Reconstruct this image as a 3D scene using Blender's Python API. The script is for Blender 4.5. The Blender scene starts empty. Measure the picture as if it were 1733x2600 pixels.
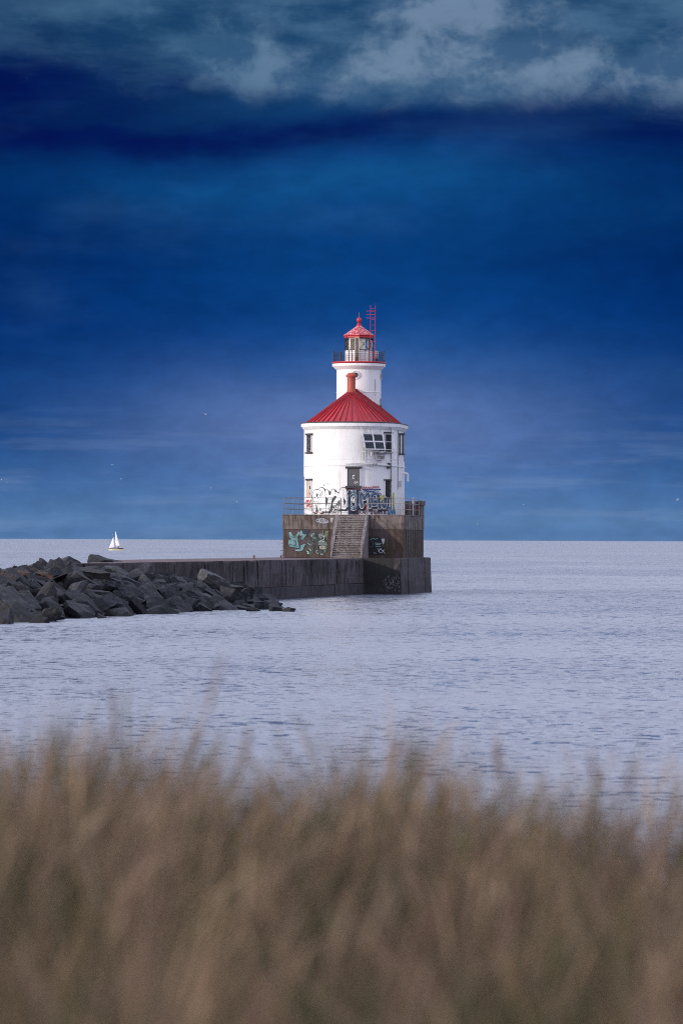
import bpy, bmesh, math, random
import numpy as np
from mathutils import Vector, Matrix

random.seed(7)
rng = np.random.default_rng(11)
SC = bpy.context.scene
COL = SC.collection
R = math.radians
pi = math.pi

# ------------------------------------------------------------------ camera
FPX = 10000.0            # focal length in photograph pixels (photograph 1733 x 2600)
HC = 4.75                # eye height above the water
ROLL = 0.00375
cam_d = bpy.data.cameras.new('camera')
cam = bpy.data.objects.new('camera', cam_d)
COL.objects.link(cam)
SC.camera = cam
cam_d.sensor_fit = 'VERTICAL'
cam_d.sensor_height = 36.0
cam_d.sensor_width = 24.0
cam_d.lens = FPX / 2600.0 * 36.0
cam_d.clip_start = 0.1
cam_d.clip_end = 200000.0
cam_d.dof.use_dof = True
cam_d.dof.focus_distance = 350.0
cam_d.dof.aperture_fstop = 2.7
cam.matrix_world = (Matrix.Translation((0, 0, HC)) @ Matrix.Rotation(pi / 2 + 0.00706, 4, 'X')
                    @ Matrix.Rotation(ROLL, 4, 'Z'))

def yh(px):
    return 1370.6 + (px - 866.5) * ROLL

def at(px, py, Y):
    """photograph pixel -> world point at depth Y"""
    return Vector(((px - 866.5) / FPX * Y, Y, HC + (yh(px) - py) / FPX * Y))

# ------------------------------------------------------------------ node expression helper
class NT:
    def __init__(self, tree):
        self.t = tree
        self.n = tree.nodes
        self.l = tree.links
    def new(self, kind, **kw):
        nd = self.n.new(kind)
        for k, v in kw.items():
            setattr(nd, k, v)
        return nd
    def put(self, sock, v):
        if isinstance(v, E):
            self.l.new(v.s, sock)
        elif hasattr(v, 'is_output'):
            self.l.new(v, sock)
        else:
            if sock.type == 'RGBA' and len(v) == 3:
                v = (*v, 1)
            sock.default_value = v
    def math(self, op, a, b=None, c=None, clamp=False):
        nd = self.new('ShaderNodeMath', operation=op, use_clamp=clamp)
        for i, v in enumerate((a, b, c)):
            if v is not None:
                self.put(nd.inputs[i], v)
        return E(self, nd.outputs[0])
    def mix(self, f, a, b, blend='MIX'):
        nd = self.new('ShaderNodeMix', data_type='RGBA', blend_type=blend)
        self.put(nd.inputs[0], f)
        self.put(nd.inputs[6], a)
        self.put(nd.inputs[7], b)
        return E(self, nd.outputs[2])
    def noise(self, vec, scale=1.0, detail=4.0, rough=0.5, dist=0.0, color=False, dims='3D'):
        nd = self.new('ShaderNodeTexNoise', noise_dimensions=dims)
        self.put(nd.inputs['Vector'], vec)
        nd.inputs['Scale'].default_value = scale
        nd.inputs['Detail'].default_value = detail
        nd.inputs['Roughness'].default_value = rough
        nd.inputs['Distortion'].default_value = dist
        return E(self, nd.outputs['Color' if color else 'Fac'])
    def sstep(self, x, a, b, lo=0.0, hi=1.0):
        nd = self.new('ShaderNodeMapRange', interpolation_type='SMOOTHSTEP')
        self.put(nd.inputs[0], x)
        nd.inputs[1].default_value = a
        nd.inputs[2].default_value = b
        nd.inputs[3].default_value = lo
        nd.inputs[4].default_value = hi
        return E(self, nd.outputs[0])
    def vec(self, x, y, z):
        nd = self.new('ShaderNodeCombineXYZ')
        for i, v in enumerate((x, y, z)):
            self.put(nd.inputs[i], v)
        return E(self, nd.outputs[0])
    def sep(self, v):
        nd = self.new('ShaderNodeSeparateXYZ')
        self.put(nd.inputs[0], v)
        return [E(self, o) for o in nd.outputs]
    def vmath(self, op, a, b=None, scale=None):
        nd = self.new('ShaderNodeVectorMath', operation=op)
        self.put(nd.inputs[0], a)
        if b is not None:
            self.put(nd.inputs[1], b)
        if scale is not None:
            self.put(nd.inputs[3], scale)
        return E(self, nd.outputs[0])
    def ramp(self, f, stops, interp='LINEAR'):
        nd = self.new('ShaderNodeValToRGB')
        cr = nd.color_ramp
        cr.interpolation = interp
        while len(cr.elements) < len(stops):
            cr.elements.new(0.5)
        for el, (p, c) in zip(cr.elements, stops):
            el.position = p
            el.color = (*c, 1) if len(c) == 3 else c
        self.put(nd.inputs[0], f)
        return E(self, nd.outputs[0])

class E:
    def __init__(self, nt, s):
        self.nt, self.s = nt, s
    def __add__(self, o): return self.nt.math('ADD', self, o)
    __radd__ = __add__
    def __sub__(self, o): return self.nt.math('SUBTRACT', self, o)
    def __rsub__(self, o): return self.nt.math('SUBTRACT', o, self)
    def __mul__(self, o): return self.nt.math('MULTIPLY', self, o)
    __rmul__ = __mul__
    def __truediv__(self, o): return self.nt.math('DIVIDE', self, o)
    def cl(self): return self.nt.math('ADD', self, 0.0, clamp=True)

def lin(r, g, b):
    f = lambda c: c / 12.92 if c <= 0.04045 else ((c + 0.055) / 1.055) ** 2.4
    return tuple(f(v / 255.0) for v in (r, g, b))

# ------------------------------------------------------------------ world: storm cloud bank over the lake, unseen sky above and behind brightened as fill
SUN_AZ, SUN_EL = 240.0, 13.0      # clockwise from +Y (the view direction)
SKYK = 0.1
w = bpy.data.worlds.new('World')
SC.world = w
w.use_nodes = True
w.node_tree.nodes.clear()
T = NT(w.node_tree)
out = T.new('ShaderNodeOutputWorld')
bg = T.new('ShaderNodeBackground')
bg.inputs[1].default_value = SKYK
T.l.new(bg.outputs[0], out.inputs[0])
tc = T.new('ShaderNodeTexCoord')
dx, dy, dz = T.sep(tc.outputs['Generated'])
az = T.math('ARCTAN2', dx, dy)
el = T.math('ARCSINE', dz)
ex = az * 10.0            # 0.1 rad = 1 unit; frame is -0.87 .. 0.87
ey = el * 10.0            # horizon 0, top of frame 1.37
p2 = T.vec(ex, ey, 0.0)
def gauss(cx, cy, sx, sy, wx=None, wy=None):
    a = ((ex if wx is None else wx) - cx) / sx
    b = ((ey if wy is None else wy) - cy) / sy
    return T.math('EXPONENT', (a * a + b * b) * -1.0)
PX = lambda px: (px - 866.5) / 1000.0
PY = lambda py: (1370.6 - py) / 1000.0
warp = T.noise(T.vec(ex * 1.1, ey * 3.0, 3.0), 1.0, 6, 0.55) - 0.5
warp2 = T.noise(T.vec(ex * 1.1, ey * 1.6, 9.0), 1.3, 6, 0.6) - 0.5
vy = ey + warp * 0.34 * T.sstep(ey, 0.15, 0.7)
stops = [(1371, (90, 126, 172)), (1354, (84, 121, 170)), (1325, (90, 128, 175)), (1230, (80, 119, 173)), (1130, (66, 108, 166)),
         (1040, (44, 96, 158)), (940, (22, 82, 148)), (820, (9, 68, 136)), (640, (7, 60, 122)), (480, (13, 70, 128)), (400, (10, 58, 118)),
         (340, (8, 46, 104)), (250, (18, 62, 110)), (140, (30, 74, 114)), (0, (36, 74, 110)), (-400, (90, 110, 150))]
TOP = 1.9
base = T.ramp(T.math('DIVIDE', vy, TOP, clamp=True), [(max(0.0, PY(p) / TOP), lin(*c)) for p, c in stops])
# lighter middle low down, darker at both sides
sidefade = T.math('EXPONENT', ((ex - 0.05) / 0.62) * ((ex - 0.05) / 0.62) * -1.0)
dark = T.mix(1.0, base, lin(96, 168, 200), 'MULTIPLY')
sidew = T.sstep(ey, 0.0, 0.28, 0.12, 1.0)
base = T.mix((1.0 - sidefade) * sidew, base, dark)
# pale violet glow of far rain behind the tower
glow = gauss(PX(900), PY(1075), 0.55, 0.15, wy=ey + warp2 * 0.16 + warp * 0.10) * 0.62
base = T.mix(glow, base, lin(108, 126, 178))
# dark storm bands
ragf = T.noise(T.vec(ex * 1.3, ey * 2.6, 40.0), 4.5, 8, 0.6)
band = gauss(PX(430), PY(318), 0.85, 0.046, wy=ey - ex * 0.045 + warp * 0.17 + warp2 * 0.07 + (ragf - 0.5) * 0.09) * 1.10
band2 = gauss(PX(10), PY(222), 0.44, 0.105, wy=ey + warp * 0.35)
band3 = gauss(PX(470), PY(205), 0.22, 0.030, wy=ey + warp * 0.16) * 0.7
band4 = gauss(PX(690), PY(462), 0.10, 0.018, wy=ey + warp * 0.05) * 0.35
band5 = gauss(PX(1650), PY(345), 0.25, 0.03, wy=ey + warp * 0.1) * 0.55
bsum = (T.math('MAXIMUM', T.math('MAXIMUM', band, band2), T.math('MAXIMUM', T.math('MAXIMUM', band3, band5), band4))).cl()
ragn = T.noise(T.vec(ex * 1.6, ey * 6.0, 21.0), 2.0, 8, 0.6)
base = T.mix((bsum * T.sstep(ragn, 0.25, 0.62, 0.55, 1.05)).cl() * 0.93, base, lin(3, 18, 82))
# lit streaks under the band
streak = gauss(PX(760), PY(475), 0.42, 0.085, wy=ey + warp * 0.22) * (T.noise(T.vec(ex * 1.2, ey * 5.0, 1.0), 2.0, 5, 0.6)) * 0.5
base = T.mix(streak.cl(), base, lin(24, 98, 158))
# mottled texture over the whole storm bank
mot = T.noise(T.vec(ex * 0.8, ey * 2.8, 12.0), 2.0, 7, 0.52) - 0.5
mot2 = T.noise(T.vec(ex, ey * 1.5, 15.0), 1.4, 5, 0.55) - 0.5
base = T.mix(T.sstep(mot + mot2 * 0.8, 0.0, 0.40) * 0.20, base, lin(60, 108, 160))
base = T.mix(T.sstep(mot + mot2 * 0.8, 0.0, -0.40) * 0.40 * T.sstep(ey, 0.22, 0.55), base, lin(2, 30, 92))
fine = T.noise(T.vec(ex, ey * 1.8, 31.0), 9.0, 8, 0.65)
finek = T.sstep(fine, 0.28, 0.72, 0.91, 1.10)
base = T.vmath('SCALE', base, scale=finek)
# faint low cloud bands towards the horizon
lowb = T.noise(T.vec(ex * 1.0, ey * 9.0, 18.0), 2.0, 6, 0.6)
base = T.mix(T.sstep(lowb, 0.48, 0.66) * T.sstep(ey, 0.40, 0.12) * 0.30, base, lin(118, 144, 184))
# cumulus deck at the top: streaky grey-blue veil, then billows with lit edges
wob = T.noise(T.vec(ex, ey, 6.1), 2.4, 3, 0.5, color=True)
wv3 = T.vmath('MULTIPLY', T.vmath('SUBTRACT', wob, (0.5, 0.5, 0.5)), (0.20, 0.13, 0.0))
pc = T.vmath('ADD', T.vec(ex, ey * 1.35, 0.7), wv3)
fb = T.noise(pc, 3.4, 12, 0.60, 0.0)
fb2 = T.noise(T.vmath('ADD', pc, (0.035, -0.055, 0.0)), 3.4, 12, 0.60, 0.0)
soft_ = T.noise(T.vec(ex * 0.9 + ey * 0.5, ey * 3.0, 5.0), 2.4, 9, 0.62)
wx_, wy_ = T.sep(T.vmath('ADD', T.vec(ex, ey, 0.0), wv3))[:2]
def blob(px, py, sx, sy, k):
    return gauss(PX(px), PY(py), sx, sy, wx=wx_, wy=wy_) * k
edge = T.sstep(ex, -0.45, 0.25, PY(165), PY(275))
deckm = T.math('ADD', ey + warp * 0.12 + (soft_ - 0.5) * 0.25, edge * -1.0)
deckm = T.sstep(deckm, -0.05, 0.10)
veil_c = T.mix(T.sstep(soft_ + (fb - 0.5) * 0.5, 0.32, 0.66), lin(26, 66, 106), lin(68, 106, 140))
leftdk = T.sstep(ex, -0.95, -0.35, 0.45, 0.9)
base = T.mix(deckm * leftdk, base, veil_c)
B = (blob(1180, 195, 0.62, 0.085, 0.62) + blob(1690, 150, 0.17, 0.17, 0.62) + blob(1290, 70, 0.24, 0.13, 0.55) + blob(1020, 20, 0.30, 0.05, 0.20)
     + blob(600, 115, 0.30, 0.06, 0.36) + blob(280, 40, 0.30, 0.05, 0.18)
     - blob(1585, 40, 0.085, 0.10, 0.95) - blob(820, 85, 0.10, 0.05, 0.35))
d = B + (fb - 0.5) * 1.5 + 0.05
lowedge = T.sstep(ey + warp * 0.08, 1.05, 1.18)
cover = T.sstep(d, 0.16, 0.70) * lowedge
shade = T.sstep((fb - fb2) * 1.9 + (d - 0.55) * 0.20, -0.20, 0.24)
warmth = T.sstep(ex + ey * 0.2, -0.35, 0.45)
lo_c = T.mix(warmth, lin(44, 84, 122), lin(60, 94, 130))
hi_c = T.mix(warmth, lin(76, 114, 146), lin(112, 136, 164))
cum = T.mix(shade, lo_c, hi_c)
base = T.mix(cover * 0.88, base, cum)
storm = T.vmath('SCALE', base, scale=1.0 / SKYK)
# out-of-view physical sky, with a bright veil added to light water and walls
sky = T.new('ShaderNodeTexSky', sky_type='NISHITA', sun_disc=False)
sky.sun_elevation = R(SUN_EL)
sky.sun_rotation = R(SUN_AZ)
sky.air_density = 1.2
sky.dust_density = 1.5
veil = T.noise(tc.outputs['Generated'], 3.0, 6, 0.55)
FILL_VEIL = (0.96 / SKYK, 1.00 / SKYK, 1.26 / SKYK)
fillsky = T.mix(T.sstep(veil, 0.25, 0.65, 0.60, 0.95), sky.outputs[0], FILL_VEIL)
above = T.sstep(el, 0.150, 0.21)
behind = T.sstep(dy, 0.55, -0.25)
fin = T.mix(T.math('MAXIMUM', above, behind), storm, fillsky)
T.put(bg.inputs[0], fin)
w.cycles.sampling_method = 'MANUAL'
w.cycles.sample_map_resolution = 1024

# ------------------------------------------------------------------ sun
sd = bpy.data.lights.new('sun', 'SUN')
sd.energy = 3.0
sd.angle = R(3.0)
sd.color = (1.0, 0.90, 0.78)
sun = bpy.data.objects.new('sun', sd)
COL.objects.link(sun)
sv = Vector((math.sin(R(SUN_AZ)) * math.cos(R(SUN_EL)), math.cos(R(SUN_AZ)) * math.cos(R(SUN_EL)), math.sin(R(SUN_EL))))
sun.rotation_euler = sv.to_track_quat('Z', 'Y').to_euler()
sun.location = (-40, -20, 40)

SC.cycles.filter_width = 1.0
SC.cycles.use_denoising = False
SC.view_settings.view_transform = 'Standard'
SC.view_settings.look = 'None'
SC.view_settings.exposure = 0.0
SC.view_settings.gamma = 1.0
SC.view_settings.use_curve_mapping = False

# ------------------------------------------------------------------ object helpers
def thing(name, label, cat, loc=(0, 0, 0), rz=0.0, group=None):
    o = bpy.data.objects.new(name, None)
    COL.objects.link(o)
    o.empty_display_size = 0.2
    o.location = loc
    o.rotation_euler = (0, 0, rz)
    tag(o, label, cat, group)
    return o

def tag(o, label=None, cat=None, group=None, kind=None):
    if label: o['label'] = label
    if cat: o['category'] = cat
    if group: o['group'] = group
    if kind: o['kind'] = kind
    return o

class MB:
    """collects pieces of one mesh"""
    def __init__(self):
        self.v, self.f = [], []
    def add(self, vs, fs):
        k = len(self.v)
        self.v += [tuple(p) for p in vs]
        self.f += [tuple(i + k for i in f) for f in fs]
        return self
    def box(self, c, s, ax=None):
        """centre, full sizes, optional three axes"""
        ax = ax or (Vector((1, 0, 0)), Vector((0, 1, 0)), Vector((0, 0, 1)))
        c = Vector(c)
        vs = []
        for k in (-1, 1):
            for j in (-1, 1):
                for i in (-1, 1):
                    vs.append(c + ax[0] * (i * s[0] / 2) + ax[1] * (j * s[1] / 2) + ax[2] * (k * s[2] / 2))
        return self.add(vs, [(0, 2, 3, 1), (4, 5, 7, 6), (0, 1, 5, 4), (2, 6, 7, 3), (0, 4, 6, 2), (1, 3, 7, 5)])
    def bar(self, a, b, wd, dp=None, up=(0, 0, 1)):
        """rectangular bar a -> b"""
        a, b = Vector(a), Vector(b)
        d = b - a
        L = d.length
        d.normalize()
        u = Vector(up)
        if abs(d.dot(u)) > 0.98:
            u = Vector((0, 1, 0))
        s = d.cross(u).normalized()
        u = s.cross(d)
        return self.box((a + b) / 2, (L, wd, dp or wd), (d, s, u))
    def tube(self, pts, rad, n=8, cap=True):
        pts = [Vector(p) for p in pts]
        rads = rad if isinstance(rad, (list, tuple)) else [rad] * len(pts)
        vs, fs = [], []
        prev = None
        for i, p in enumerate(pts):
            d = (pts[min(i + 1, len(pts) - 1)] - pts[max(i - 1, 0)]).normalized()
            if prev is None:
                u = Vector((0, 0, 1)) if abs(d.z) < 0.9 else Vector((1, 0, 0))
            else:
                u = prev
            s = d.cross(u).normalized()
            u = s.cross(d).normalized()
            prev = u
            for j in range(n):
                t = 2 * pi * j / n
                vs.append(p + (s * math.cos(t) + u * math.sin(t)) * rads[i])
        for i in range(len(pts) - 1):
            for j in range(n):
                a, b = i * n + j, i * n + (j + 1) % n
                fs.append((a, b, b + n, a + n))
        if cap:
            fs.append(tuple(range(n))[::-1])
            fs.append(tuple((len(pts) - 1) * n + j for j in range(n)))
        return self.add(vs, fs)
    def lathe(self, prof, c=(0, 0), n=48, a0=0.0, cap=False):
        vs, fs = [], []
        for (r, z) in prof:
            for j in range(n):
                t = a0 + 2 * pi * j / n
                vs.append((c[0] + r * math.cos(t), c[1] + r * math.sin(t), z))
        for i in range(len(prof) - 1):
            for j in range(n):
                a, b = i * n + j, i * n + (j + 1) % n
                fs.append((a, b, b + n, a + n))
        if cap:
            fs.append(tuple(range(n))[::-1])
            fs.append(tuple((len(prof) - 1) * n + j for j in range(n)))
        return self.add(vs, fs)
    def prism(self, poly, z0, z1):
        n = len(poly)
        vs = [(x, y, z0) for x, y in poly] + [(x, y, z1) for x, y in poly]
        fs = [tuple(range(n))[::-1], tuple(range(n, 2 * n))]
        for i in range(n):
            j = (i + 1) % n
            fs.append((i, j, j + n, i + n))
        return self.add(vs, fs)
    def build(self, name, m, parent=None, org=(0, 0, 0), smooth=None, bevel=0.0):
        me = bpy.data.meshes.new(name)
        o3 = Vector(org)
        me.from_pydata([tuple(Vector(p) - o3) for p in self.v], [], self.f)
        bm = bmesh.new()
        bm.from_mesh(me)
        bmesh.ops.recalc_face_normals(bm, faces=bm.faces)
        bm.to_mesh(me)
        bm.free()
        me.materials.append(m)
        o = bpy.data.objects.new(name, me)
        COL.objects.link(o)
        if parent:
            o.parent = parent
        if smooth is not None:
            me.polygons.foreach_set('use_smooth', [True] * len(me.polygons))
            try:
                me.set_sharp_from_angle(angle=R(smooth))
            except Exception:
                pass
        if bevel:
            md = o.modifiers.new('bevel', 'BEVEL')
            md.width = bevel
            md.segments = 2
            md.limit_method = 'ANGLE'
            md.angle_limit = R(40)
        return o

# ------------------------------------------------------------------ materials
def mat(name, col, rough=0.7, metal=0.0, var=0.12, scale=2.0, bump=0.0, fn=None, spec=None):
    m = bpy.data.materials.new(name)
    m.use_nodes = True
    t = NT(m.node_tree)
    b = m.node_tree.nodes['Principled BSDF']
    b.inputs['Roughness'].default_value = rough
    b.inputs['Metallic'].default_value = metal
    if spec is not None:
        b.inputs['Specular IOR Level'].default_value = spec
    g = t.new('ShaderNodeTexCoord').outputs['Object']
    n = t.noise(g, scale, 6, 0.6)
    c = t.mix(t.sstep(n, 0.3, 0.7), tuple(v * (1 - var) for v in col), tuple(min(1, v * (1 + var)) for v in col))
    if fn:
        c = fn(t, g, c, b)
    t.put(b.inputs['Base Color'], c)
    if bump:
        bp = t.new('ShaderNodeBump')
        bp.inputs['Strength'].default_value = 0.6
        bp.inputs['Distance'].default_value = bump
        t.put(bp.inputs['Height'], t.noise(g, scale * 3, 8, 0.65))
        t.l.new(bp.outputs[0], b.inputs['Normal'])
    return m

def white_paint(zlow=None):
    def fn(t, g, c, b):
        x, y, z = t.sep(g)
        # faint vertical run-off streaks, hairline specks of bare concrete, patches near the foot
        st = t.noise(t.vec(x * 3.0, y * 3.0, z * 0.22), 2.0, 5, 0.6)
        c = t.mix(t.sstep(st, 0.53, 0.68) * 0.38, c, (0.44, 0.39, 0.36))
        sp = t.noise(g, 5.5, 8, 0.72)
        big = t.noise(g, 0.45, 3, 0.5)
        c = t.mix(t.sstep(sp + big * 0.30, 0.81, 0.87) * 0.85, c, (0.15, 0.13, 0.125))
        if zlow is not None:
            foot = t.sstep(z, zlow + 1.8, zlow + 0.02)
            gr = t.noise(t.vec(x * 2, y * 2, z * 0.8), 3.0, 6, 0.6)
            c = t.mix((foot * t.sstep(gr, 0.4, 0.7)) * 0.55, c, (0.34, 0.31, 0.33))
        return c
    return mat('white_painted_concrete', (0.80, 0.79, 0.80), 0.55, 0, 0.03, 1.2, 0.004, fn)

def concrete(name, col, stain=(0.10, 0.06, 0.03), rust=0.5, zsplit=None, low=None, wet=None, fy=1.0):
    def fn(t, g, c, b):
        x, y, z = t.sep(g)
        y = y * fy
        g = t.vec(x, y, z)
        if zsplit is not None:
            edge = z + t.noise(g, 0.7, 4, 0.5) * 0.25
            c = t.mix(t.sstep(edge, zsplit + 0.16, zsplit + 0.08), c, low)
        lay = t.noise(t.vec(x * 0.25, y * 0.25, z * 3.0), 1.6, 4, 0.5)
        c = t.mix(t.sstep(lay, 0.48, 0.62) * 0.40, c, tuple(v * 0.55 for v in col))
        st = t.noise(t.vec(x * 2.6, y * 2.6, z * 0.35), 1.7, 6, 0.62)
        big = t.noise(g, 0.35, 3, 0.5)
        c = t.mix(t.sstep(st + (big - 0.5) * 0.9, 0.47, 0.62) * rust, c, stain)
        pale = t.noise(t.vec(x * 4.0, y * 4.0, z * 0.5), 1.3, 6, 0.62)
        c = t.mix(t.sstep(pale, 0.58, 0.70) * 0.40, c, tuple(min(1, v * 2.2) for v in col))
        if wet is not None:
            we = z + t.noise(t.vec(x, y, z * 0.3), 1.4, 5, 0.6) * 0.5
            k = t.sstep(we, wet + 0.42, wet + 0.1)
            c = t.mix(k * 0.6, c, (0.022, 0.021, 0.026))
        return c
    return mat(name, col, 0.85, 0, 0.25, 1.6, 0.02, fn)

M = {}
M['white'] = white_paint(0.0)
M['white_tower'] = white_paint()
def redroof(t, g, c, b):
    x, y, z = t.sep(g)
    rad = t.vmath('NORMALIZE', t.vec(x, y, 0.0))
    n = t.noise(t.vmath('ADD', t.vmath('SCALE', rad, scale=16.0), t.vec(0.0, 0.0, z * 0.5)), 1.0, 5, 0.6)
    c = t.mix(t.sstep(n, 0.40, 0.62) * 0.55, c, (0.42, 0.045, 0.055))
    n2 = t.noise(t.vmath('ADD', t.vmath('SCALE', rad, scale=30.0), t.vec(0.0, 0.0, z * 1.3)), 1.0, 6, 0.65)
    return t.mix(t.sstep(n2, 0.58, 0.72) * 0.5, c, (0.16, 0.012, 0.016))
M['red_roof'] = mat('red_painted_metal', (0.37, 0.010, 0.022), 0.40, 0, 0.14, 1.2, 0, redroof)
def peel(t, g, c, b):
    x, y, z = t.sep(g)
    n = t.noise(t.vec(x * 3.4, y * 3.4, z * 1.3), 2.2, 8, 0.62)
    return t.mix(t.sstep(n, 0.53, 0.60), c, (0.62, 0.50, 0.53))
M['red_peeling'] = mat('peeling_red_paint', (0.44, 0.035, 0.055), 0.5, 0, 0.2, 3, 0, peel)
M['red'] = mat('red_paint', (0.47, 0.022, 0.035), 0.42, 0, 0.15, 3)
M['red_ladder'] = mat('faded_red_ladder_paint', (0.36, 0.018, 0.045), 0.5, 0, 0.2, 3)
M['chimney'] = mat('orange_red_flue_paint', (0.38, 0.065, 0.040), 0.55, 0, 0.18, 2.5)
M['black_iron'] = mat('black_iron', (0.018, 0.019, 0.024), 0.5, 0.2, 0.2, 4)
M['steel'] = mat('weathered_steel', (0.13, 0.115, 0.115), 0.5, 0.3, 0.35, 3)
M['rust_steel'] = mat('rusty_pipe', (0.10, 0.065, 0.06), 0.65, 0.3, 0.4, 5)
M['galv'] = mat('galvanised_frame', (0.55, 0.55, 0.57), 0.45, 0.25, 0.12, 3)
M['galv_dull'] = mat('dull_galvanised_rail', (0.27, 0.26, 0.27), 0.5, 0.25, 0.25, 3)
M['white_metal'] = mat('white_metal', (0.74, 0.73, 0.74), 0.45, 0, 0.08, 3)
M['cream'] = mat('cream_paint', (0.62, 0.52, 0.40), 0.6, 0, 0.1, 3)
M['pale_blind'] = mat('pale_blind_fabric', (0.88, 0.84, 0.76), 0.8, 0, 0.06, 3)
M['board_pale'] = mat('pale_window_board', (0.50, 0.43, 0.38), 0.75, 0, 0.15, 4)
M['board_grey'] = mat('grey_window_board', (0.115, 0.108, 0.118), 0.75, 0, 0.12, 4)
M['lintel'] = mat('dark_stone_trim', (0.048, 0.046, 0.055), 0.7, 0, 0.2, 4)
M['sill_plum'] = mat('plum_stained_trim', (0.055, 0.022, 0.035), 0.7, 0, 0.2, 4)
M['dark'] = mat('dark_opening', (0.010, 0.011, 0.016), 0.6, 0, 0.3, 3)
def broken(t, g, c, b):
    n = t.noise(g, 9.0, 5, 0.7)
    return t.mix(t.sstep(n, 0.52, 0.58), c, (0.22, 0.20, 0.20))
M['broken'] = mat('broken_dark_panes', (0.014, 0.012, 0.016), 0.4, 0, 0.3, 3, 0, broken)
M['roof_edge'] = mat('dark_roof_edge', (0.035, 0.034, 0.042), 0.6, 0, 0.2, 3)
def cells(t, g, c, b):
    return c
M['solar'] = mat('solar_cell_glass', (0.010, 0.016, 0.032), 0.25, 0, 0.3, 6, spec=0.35)
M['solar_line'] = mat('solar_cell_lines', (0.10, 0.12, 0.16), 0.5)
M['box_grey'] = mat('grey_equipment_paint', (0.20, 0.19, 0.20), 0.55, 0, 0.12, 4)
M['platform'] = concrete('stained_platform_concrete', (0.150, 0.124, 0.116), (0.050, 0.029, 0.016), 0.85, 2.52, (0.074, 0.054, 0.053))
M['stair'] = concrete('worn_stair_concrete', (0.205, 0.180, 0.185), (0.06, 0.045, 0.045), 0.6)
M['parapet'] = concrete('dark_parapet_concrete', (0.105, 0.085, 0.075), (0.05, 0.03, 0.02), 0.6)
def piertop(t, g, c, b):
    return t.mix(t.sstep(t.noise(g, 0.6, 5, 0.6), 0.4, 0.7) * 0.5, c, (0.16, 0.11, 0.115))
M['pier_top'] = mat('pier_deck_concrete', (0.11, 0.085, 0.092), 0.9, 0, 0.25, 0.9, 0.01, piertop)
M['pier'] = concrete('dark_pier_concrete', (0.062, 0.051, 0.059), (0.017, 0.011, 0.013), 0.85, wet=0.62, fy=0.25)
M['pier_base'] = concrete('waterline_pier_concrete', (0.040, 0.034, 0.043), (0.013, 0.010, 0.013), 0.8, wet=0.1, fy=0.25)
# bird-limed head block
def headfn(t, g, c, b):
    x, y, z = t.sep(g)
    n = t.noise(t.vec(x * 2.0, y * 2.0, z * 1.1), 2.4, 8, 0.66)
    d = (((x - 4.9) / 1.1) * ((x - 4.9) / 1.1) + ((z + 2.2) / 0.75) * ((z + 2.2) / 0.75))
    k = t.math('EXPONENT', d * -1.0)
    return t.mix(t.sstep(n + k * 0.30, 0.66, 0.76) * t.sstep(k, 0.05, 0.4) * 0.8, c, (0.46, 0.43, 0.44))

# glass
def glass_mat(name, tint):
    m = bpy.data.materials.new(name)
    m.use_nodes = True
    nt = m.node_tree
    nt.nodes.clear()
    t = NT(nt)
    o = t.new('ShaderNodeOutputMaterial')
    mx = t.new('ShaderNodeMixShader')
    tr = t.new('ShaderNodeBsdfTransparent')
    tr.inputs[0].default_value = (*tint, 1)
    gl = t.new('ShaderNodeBsdfGlossy')
    gl.inputs['Roughness'].default_value = 0.04
    fr = t.new('ShaderNodeFresnel')
    fr.inputs[0].default_value = 1.5
    t.put(mx.inputs[0], E(t, fr.outputs[0]) * 0.9 + 0.05)
    t.l.new(tr.outputs[0], mx.inputs[1])
    t.l.new(gl.outputs[0], mx.inputs[2])
    t.l.new(mx.outputs[0], o.inputs[0])
    return m
M['glass'] = glass_mat('lantern_glass', (0.95, 0.97, 0.98))

def paint(name, col, rough=0.6):
    if name not in M:
        M[name] = mat(name, col, rough, 0, 0.22, 2.5)
        if name.startswith('spray'):
            t_ = NT(M[name].node_tree)
            b_ = M[name].node_tree.nodes['Principled BSDF']
            o_ = t_.new('ShaderNodeTexCoord').outputs['Object']
            t_.put(b_.inputs['Alpha'], t_.sstep(t_.noise(o_, 5.0, 7, 0.7), 0.28, 0.40, 0.45, 1.0))
    return M[name]

# ------------------------------------------------------------------ water
m = bpy.data.materials.new('lake_water')
m.use_nodes = True
t = NT(m.node_tree)
b = m.node_tree.nodes['Principled BSDF']
geo = t.new('ShaderNodeNewGeometry')
P = geo.outputs['Position']
x, y, z = t.sep(P)
n1 = t.noise(t.vec(x * 0.8, y * 0.95, 0.0), 2.6, 3, 0.6, 0.5, color=True)
n2 = t.noise(t.vec(x * 0.7, y * 0.7, 4.0), 1.7, 4, 0.6, 0.4, color=True)
n3 = t.noise(t.vec(x * 0.35, y * 0.22, 8.0), 0.5, 4, 0.55, 0.3, color=True)
patch = t.noise(t.vec(x * 0.014, y * 0.016, 2.0), 1.0, 6, 0.65)
def cen(c, k):
    return t.vmath('MULTIPLY', t.vmath('SUBTRACT', c, (0.5, 0.5, 0.5)), (k, k, 0.0))
sl = t.vmath('ADD', t.vmath('ADD', cen(n1, 0.82), cen(n2, 0.58)), cen(n3, 0.22))
sl = t.vmath('SCALE', sl, scale=t.sstep(patch, 0.36, 0.64, 0.62, 1.15))
nrm = t.vmath('NORMALIZE', t.vmath('ADD', sl, (0.0, -0.135, 1.0)))
t.put(b.inputs['Normal'], nrm)
b.inputs['Base Color'].default_value = (0.175, 0.20, 0.265, 1)
b.inputs['Roughness'].default_value = 0.10
b.inputs['IOR'].default_value = 1.333
M['water'] = m
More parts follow.
